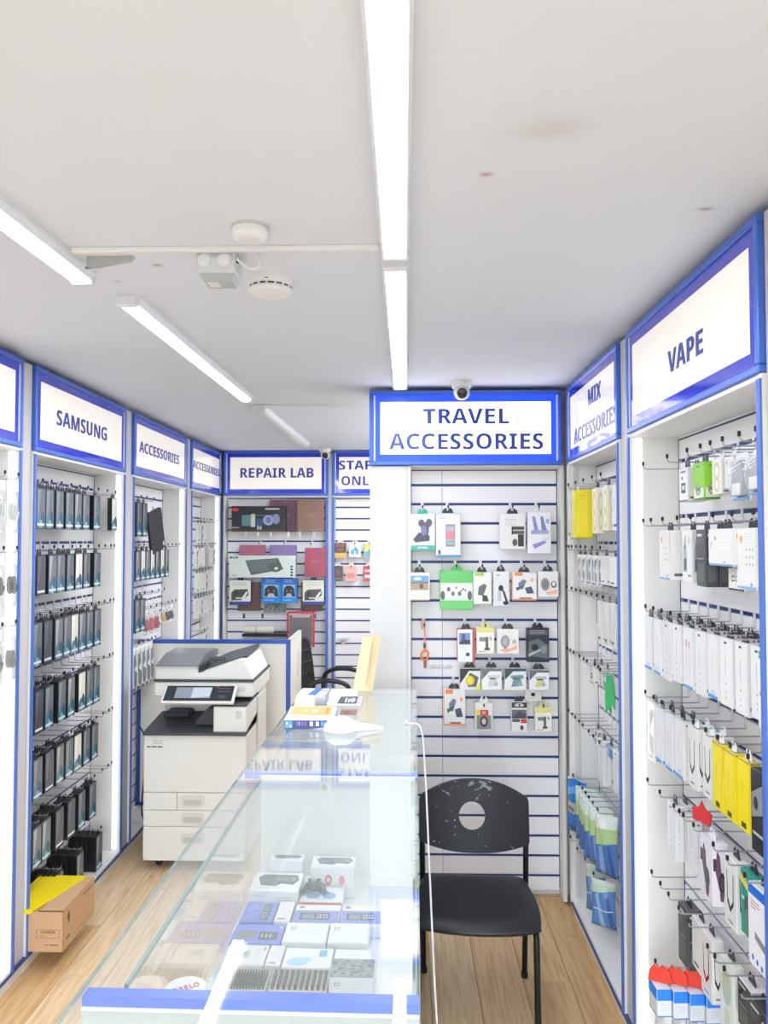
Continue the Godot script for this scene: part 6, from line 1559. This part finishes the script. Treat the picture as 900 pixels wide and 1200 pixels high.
func make_counter():
	var gl := glass("d5ece4", 0.05, 0.0)
	var hazy := glass("e2efe9", 0.08, 0.0)  # whitish haze mixed into the glass colour, veiling the goods below
	var edge := glass("8fb5aa", 0.45, 0.02)
	var wm := mat("e6eae6", 0.4)
	var bm := mat("005ae6", 0.3)
	for u in 2:
		var z0: float = [-0.035, -1.215][u]
		var z1: float = [-1.2, -2.525][u]
		var zg: float = [0.16, -1.208][u]
		var t := thing("display_counter", ["near glass display counter filled with boxed phones", "far glass display counter with papers lying on top"][u], "counter", CAT, CTURN)
		t.scale = Vector3.ONE * CK
		part("glass_top", span(Vector3(0, 1.07, z1), Vector3(0.541, 1.08, zg)), hazy, t)
		part("top_edge", span(Vector3(-0.002, 1.07, z1), Vector3(0.0, 1.08, zg)), edge, t)
		part("top_edge", span(Vector3(0.541, 1.07, z1), Vector3(0.543, 1.08, zg)), edge, t)
		part("side_glass", span(Vector3(0.057, 0.765, z1 + 0.03), Vector3(0.063, 1.069, z0 - 0.032)), gl, t)
		part("side_glass", span(Vector3(0.53, 0.765, z1 + 0.03), Vector3(0.536, 1.069, z0 - 0.032)), gl, t)
		part("pane_edge", span(Vector3(0.0565, 1.062, z1 + 0.03), Vector3(0.0635, 1.0695, z0 - 0.032)), mat("7f9c94", 0.3), t)
		part("display_shelf", span(Vector3(0.05, 0.745, z1 + 0.01), Vector3(0.536, 0.765, z0 - 0.03), 0.001), wm, t)
		part("end_panel", span(Vector3(0.057, 0.1, z1), Vector3(0.536, 1.066, z1 + 0.014)), mat("e9efeb", 0.4), t)
		part("near_panel", span(Vector3(0.0 if u == 0 else 0.057, 0.1, z0 - 0.03), Vector3(0.541, 1.05, z0)), mat("a9b3b0", 0.25), t)
		part("cabinet", span(Vector3(0.06, 0.1, z1 + 0.014), Vector3(0.534, 0.745, z0 - 0.03)), wm, t)
		part("plinth", span(Vector3(0.08, -0.1251, z1 + 0.03), Vector3(0.51, 0.1, z0 - 0.05)), mat("c9ccc8", 0.5), t)
		part("top_rail", span(Vector3(0.0, 1.05, z0 - 0.024), Vector3(0.541, 1.068, z0 + 0.002), 0.001), bm, t)
		if u == 0: part("front_lip", span(Vector3(0.0, 1.046, z0), Vector3(0.541, 1.052, z0 + 0.004), 0.001), mat("dfe5e4", 0.3), t)

func shelf_box(label: String, x0: float, x1: float, d0: float, d1: float, h: float, top: String, front := "", body := "e9ebea", called := "phone_box", category := "box", y := 0.766) -> Node3D:
	var w := x1 - x0
	var l := d1 - d0
	var o := thing(called, label, category, Vector3((x0 + x1) * 0.5, y, -(d0 + d1) * 0.5), CTURN, "boxes in the glass counter")
	part("carton", box(Vector3(w, h, l), 0.002, Vector3(0, h * 0.5, 0)), mat(body, 0.4), o)
	part("top_print", sheet(w - 0.003, l - 0.003, top), gloss_mat, o, Vector3(0, h + 0.0002, 0), Vector3(-PI / 2, 0, 0))
	if front: part("front_print", sheet(w - 0.003, h - 0.003, front), gloss_mat, o, Vector3(0, h * 0.5, l * 0.5 + 0.0002))
	on_counter(o)
	return o

func fill_counter():
	shelf_box("white box with a large black device printed on its lid", -0.430, -0.290, 2.165, 2.285, 0.055, "device_top_wide", "box_front")
	shelf_box("tall white box with black device on top behind the larger one", -0.395, -0.295, 2.29, 2.335, 0.088, "device_top", "", "eceeee")
	shelf_box("white box with two red dots on its front", -0.268, -0.14, 2.25, 2.33, 0.085, "device_top", "box_dots")
	shelf_box("red fronted box with pale blue lid", -0.287, -0.167, 2.15, 2.238, 0.035, "snack_blue", "red_base", "cfe4ee")
	var m := thing("game_controller", "small black game controller lying on the red fronted box", "controller", Vector3(-0.252, 0.8025, -2.2), CTURN)
	on_counter(m)
	var st := mb()
	add_tube(st, [Vector3(-0.03, 0.012, 0.02), Vector3(-0.024, 0.014, 0.0), Vector3(-0.01, 0.014, -0.014), Vector3(0.01, 0.014, -0.014), Vector3(0.024, 0.014, 0.0), Vector3(0.03, 0.012, 0.02)], 0.014, 10, true, [0.008, 0.012, 0.014, 0.014, 0.012, 0.008])
	part("grip", st.commit(), mat("3c4043", 0.4), m)
	for s in [-1.0, 1.0]: part("stick", lathe([Vector2(0, 0), Vector2(0.005, 0), Vector2(0.003, 0.006), Vector2(0.006, 0.009), Vector2(0, 0.01)], 12), mat("26282a", 0.5), m, Vector3(s * 0.013, 0.024, -0.01))
	shelf_box("lilac blue box with a phone standing on its lid", -0.43, -0.343, 2.045, 2.155, 0.03, "phone_blue", "", "7c88d6")
	shelf_box("blank white box beside the lilac blue box", -0.34, -0.298, 2.045, 2.155, 0.032, "white_strip", "", "e6e8e8")
	shelf_box("white and lilac box with a lying phone, left of a pair", -0.292, -0.17, 2.03, 2.142, 0.03, "phone_lying", "white_mark")
	shelf_box("white and lilac box with a lying phone, right of a pair", -0.166, -0.05, 2.03, 2.142, 0.03, "phone_lying", "white_mark")
	shelf_box("long lilac box with two phones pictured", -0.435, -0.306, 1.94, 2.035, 0.028, "phone_long", "", "7a86da")
	shelf_box("white box with a grey square mark, left of a pair", -0.3, -0.19, 1.925, 2.022, 0.04, "white_mark", "box_front")
	shelf_box("white box with a grey square mark, right of a pair", -0.187, -0.085, 1.925, 2.022, 0.04, "white_mark", "box_front")
	shelf_box("white box with a greenish device picture near the comb cards", -0.432, -0.33, 1.84, 1.93, 0.03, "white_device", "")
	shelf_box("narrow white box right of the greenish device box", -0.327, -0.29, 1.84, 1.93, 0.03, "white_strip", "")
	shelf_box("white box with a pale blue splash", -0.286, -0.17, 1.83, 1.918, 0.03, "splash_blue", "")
	shelf_box("plain white box right of the blue splash box", -0.166, -0.075, 1.835, 1.918, 0.028, "flyer_white", "")
	for q in [[-0.425, -0.31, "finer", 17, 0.0016], [-0.302, -0.172, "coarser", 10, 0.0035]]:
		var w: float = q[1] - q[0]
		var o := thing("comb_card", "beige card holding a row of %s black comb teeth" % q[2], "comb card", Vector3((q[0] + q[1]) * 0.5, 0.766, -1.79), CTURN, "comb cards in the glass counter")
		on_counter(o)
		part("card", box(Vector3(w, 0.02, 0.075), 0.002, Vector3(0, 0.01, 0)), mat("d6c8ae", 0.6), o)
		for i in q[3]: part("tooth", box(Vector3(q[4] * 1.6, 0.012, 0.06), 0.0005, Vector3(-w * 0.45 + w * 0.9 * i / (q[3] - 1.0), 0.026, 0)), mat("3b372f", 0.5), o)
	shelf_box("small white box with a grey grainy picture at the counter's near end", -0.168, -0.065, 1.765, 1.845, 0.045, "grey_pattern", "white_mark")
	var c := thing("round_tub", "white round tub with red lettering on its lid", "tub", Vector3(-0.412, 0.766, -1.475), CTURN)
	on_counter(c)
	part("tub", lathe([Vector2(0, 0), Vector2(0.036, 0), Vector2(0.038, 0.004), Vector2(0.038, 0.16), Vector2(0, 0.16)], 28), mat("e8e8e4", 0.35), c)
	part("lid", lathe([Vector2(0, 0.16), Vector2(0.04, 0.16), Vector2(0.041, 0.164), Vector2(0.041, 0.182), Vector2(0.038, 0.186), Vector2(0, 0.186)], 28), mat("efefec", 0.3), c)
	part("lettering", lettering("PAELO", 0.048, 0.014, 0.0008), mat("c8465a", 0.4), c, Vector3(0.002, 0.1868, 0), Vector3(-PI / 2, 0.55, 0))
	var pk := thing("round_badge", "white round badge at the near end of the glass counter", "badge", Vector3(-0.225, 0.766, -1.735), CTURN)
	on_counter(pk)
	part("disc", lathe([Vector2(0, 0), Vector2(0.04, 0), Vector2(0.042, 0.003), Vector2(0.04, 0.006), Vector2(0, 0.007)], 28), mat("eceeec", 0.3), pk)
	part("mark", box(Vector3(0.018, 0.0006, 0.005), 0.0, Vector3(0, 0.0074, 0)), mat("9a9d9c", 0.4), pk)

func paper(called: String, label: String, category: String, cx: float, d: float, w: float, l: float, th: float, style: String, turn := 0.0, y := 1.0805, body := "eef0ee") -> Node3D:
	var o := thing(called, label, category, Vector3(cx, y, -d), turn, "")
	on_counter(o)
	part("sheet", box(Vector3(w, th, l), 0.0, Vector3(0, th * 0.5, 0)), mat(body, 0.6), o)
	part("top_print", sheet(w - 0.002, l - 0.002, style), print_mat, o, Vector3(0, th + 0.0002, 0), Vector3(-PI / 2, 0, 0))
	return o

func fill_counter_top():
	# a shallow carton with a purple printed edge, flyers on and around it
	var b := thing("leaflet_box", "shallow carton with a purple and blue printed edge on the far counter", "box", Vector3(-0.36, 1.0805, -3.05), 0.03)
	on_counter(b)
	part("carton", box(Vector3(0.19, 0.034, 0.24), 0.001, Vector3(0, 0.017, 0)), mat("e4e4e0", 0.5), b)
	part("front_print", sheet(0.189, 0.033, "strip_purple"), print_mat, b, Vector3(0, 0.017, 0.1203))
	paper("flyer", "orange flyer lying on the purple edged carton", "flyer", -0.368, 3.06, 0.17, 0.2, 0.002, "flyer_orange", 0.05, 1.1152)
	paper("flyer", "brown printed card right of the orange flyer", "flyer", -0.225, 3.2, 0.07, 0.11, 0.004, "flyer_brown", 0.0)
	var w := thing("tissue_box", "small plain white box behind the orange flyer", "box", Vector3(-0.425, 1.0805, -3.36), 0.1)
	on_counter(w)
	part("box", prism([Vector2(-0.034, 0.0), Vector2(0.034, 0.0), Vector2(0.044, 0.012), Vector2(0.036, 0.026), Vector2(-0.038, 0.026), Vector2(-0.046, 0.012)], -0.08, 0.08), mat("f0f1ef", 0.5), w)
	part("flap", box(Vector3(0.066, 0.001, 0.15), 0.0, Vector3(-0.001, 0.0266, 0)), mat("e9eae8", 0.5), w)
	paper("flyer", "white flyer with a blue diagonal stripe at the counter's far end", "flyer", -0.415, 3.58, 0.13, 0.17, 0.012, "flyer_blue", -0.04)
	paper("flyer", "plain white flyer beside the blue striped one", "flyer", -0.275, 3.6, 0.13, 0.18, 0.006, "flyer_white", 0.03)
	paper("flyer", "white flyer with dark grey and pink print, near the envelope", "flyer", -0.255, 3.42, 0.15, 0.16, 0.008, "flyer_dark", 0.0)
	# white moulded dish
	var d := thing("plastic_mask", "white moulded plastic shape lying on the far counter", "plastic cover", Vector3(-0.235, 1.081, -2.92), 0.1)
	on_counter(d)
	var st := mb()
	for s in [0.0, 1.0]:
		grid(func(u: float, v: float) -> Vector3:
			var a := u * TAU
			var r := v
			var rx := 0.06 * (1.0 + 0.12 * cos(a * 2.0))
			var y := 0.052 * sqrt(maxf(1.0 - r * r, 0.0)) * (1.0 + 0.18 * sin(a * 3.0) * r)
			return Vector3(cos(a) * rx * r, maxf(y - 0.003 * s, 0.0), sin(a) * 0.055 * r), 28, 10, Rect2(0, 0, 1, 1), st)
	part("bowl", st.commit(), mat("f1f3f1", 0.35), d)
	part("tail", grid(func(u: float, v: float) -> Vector3: return Vector3(0.04 + 0.12 * u, 0.034 * (1.0 - u * 0.8) * sin(PI * v) + 0.001, (v - 0.5) * 0.08 * (1.0 - 0.6 * u) - 0.012), 12, 8).commit(), mat("eef1ef", 0.35), d)
	part("green_mark", box(Vector3(0.03, 0.001, 0.006), 0.0, Vector3(0.085, 0.027, -0.008)), mat("5fb6a4", 0.4), d)
	# standing manila envelope
	var e := thing("envelope", "manila envelope standing upright at the counter's far end", "envelope", Vector3(-0.19, 1.081, -3.66), 0.06)
	on_counter(e)
	part("back_sheet", prism([Vector2(-0.05, 0), Vector2(0.045, 0), Vector2(0.088, 0.255), Vector2(0.02, 0.262), Vector2(0.0, 0.25)], -0.006, 0.0), mat("e8d0a0", 0.6), e, Vector3.ZERO, Vector3(-0.16, 0, 0))
	part("front_sheet", prism([Vector2(-0.045, 0), Vector2(0.02, 0), Vector2(0.05, 0.25), Vector2(-0.0, 0.256)], 0.001, 0.006), mat("ecd8ae", 0.6), e, Vector3.ZERO, Vector3(-0.14, 0, 0))
	part("fold", box(Vector3(0.003, 0.2, 0.002), 0.0, Vector3(0.012, 0.13, 0.008)), mat("c9a872", 0.6), e, Vector3.ZERO, Vector3(-0.14, 0, -0.14))
	# white lead hanging past the chair to the floor
	var lead := thing("white_lead", "thin white lead hanging down in front of the black chair", "cable", Vector3.ZERO)
	part("cable", tube(curve([Vector3(0.02, 1.131, -2.82), Vector3(0.065, 1.122, -2.78), Vector3(0.078, 0.98, -2.74), Vector3(0.084, 0.82, -2.64), Vector3(0.09, 0.6, -2.46), Vector3(0.098, 0.4, -2.36), Vector3(0.112, 0.22, -2.3), Vector3(0.13, 0.09, -2.24), Vector3(0.15, 0.006, -2.16), Vector3(0.19, 0.004, -2.0), Vector3(0.21, 0.004, -1.8)], 60), 0.0032, 8), mat("f1f1ef", 0.4), lead)
	part("plug", box(Vector3(0.012, 0.008, 0.03), 0.002, Vector3(0.012, 1.134, -2.83)), mat("ececea", 0.4), lead)

# ------------------------------------------------------------------ scene
func _ready():
	rng.seed = 20240607
	var cam := Camera3D.new()
	cam.name = "camera"
	add_child(cam)
	cam.position = Vector3(0, 1.8, 0)
	cam.rotation = Vector3(deg_to_rad(2.04), deg_to_rad(1.40), 0)
	cam.fov = rad_to_deg(2.0 * atan(600.0 / 900.0))
	cam.near = 0.05
	cam.far = 60.0
	cam.current = true
	var env := Environment.new()
	var sky_mat := ProceduralSkyMaterial.new()
	sky_mat.sky_top_color = Color("c3d4ea")
	sky_mat.sky_horizon_color = Color("e4ebf3")
	sky_mat.ground_bottom_color = Color("5c5c5a")
	sky_mat.ground_horizon_color = Color("6e6e6c")
	sky_mat.energy_multiplier = 6.0
	var sky := Sky.new()
	sky.sky_material = sky_mat
	env.background_mode = Environment.BG_SKY
	env.sky = sky
	env.ambient_light_source = Environment.AMBIENT_SOURCE_DISABLED
	env.tonemap_mode = Environment.TONE_MAPPER_LINEAR
	env.tonemap_exposure = 2.5
	env.sdfgi_enabled = true
	env.ssao_enabled = true
	env.ssil_enabled = true
	var we := WorldEnvironment.new()
	we.name = "world_environment"
	we.environment = env
	add_child(we)

	atlas = Image.create(2048, 2048, false, Image.FORMAT_RGB8)
	atlas.fill(Color("f3f2ee"))
	print_mat = StandardMaterial3D.new()
	print_mat.roughness = 0.5
	gloss_mat = StandardMaterial3D.new()
	gloss_mat.roughness = 0.22

	make_shell()
	make_lights()
	make_bays()
	make_desk()
	make_counter()
	make_copier()
	make_ceiling_things()
	make_office_chair()
	make_visitor_chair()
	fill_left()
	fill_mid()
	fill_rear()
	fill_vape()
	fill_mix()
	make_cardboard_box()
	fill_counter()
	fill_counter_top()

	var tex := ImageTexture.create_from_image(atlas)
	print_mat.albedo_texture = tex
	gloss_mat.albedo_texture = tex
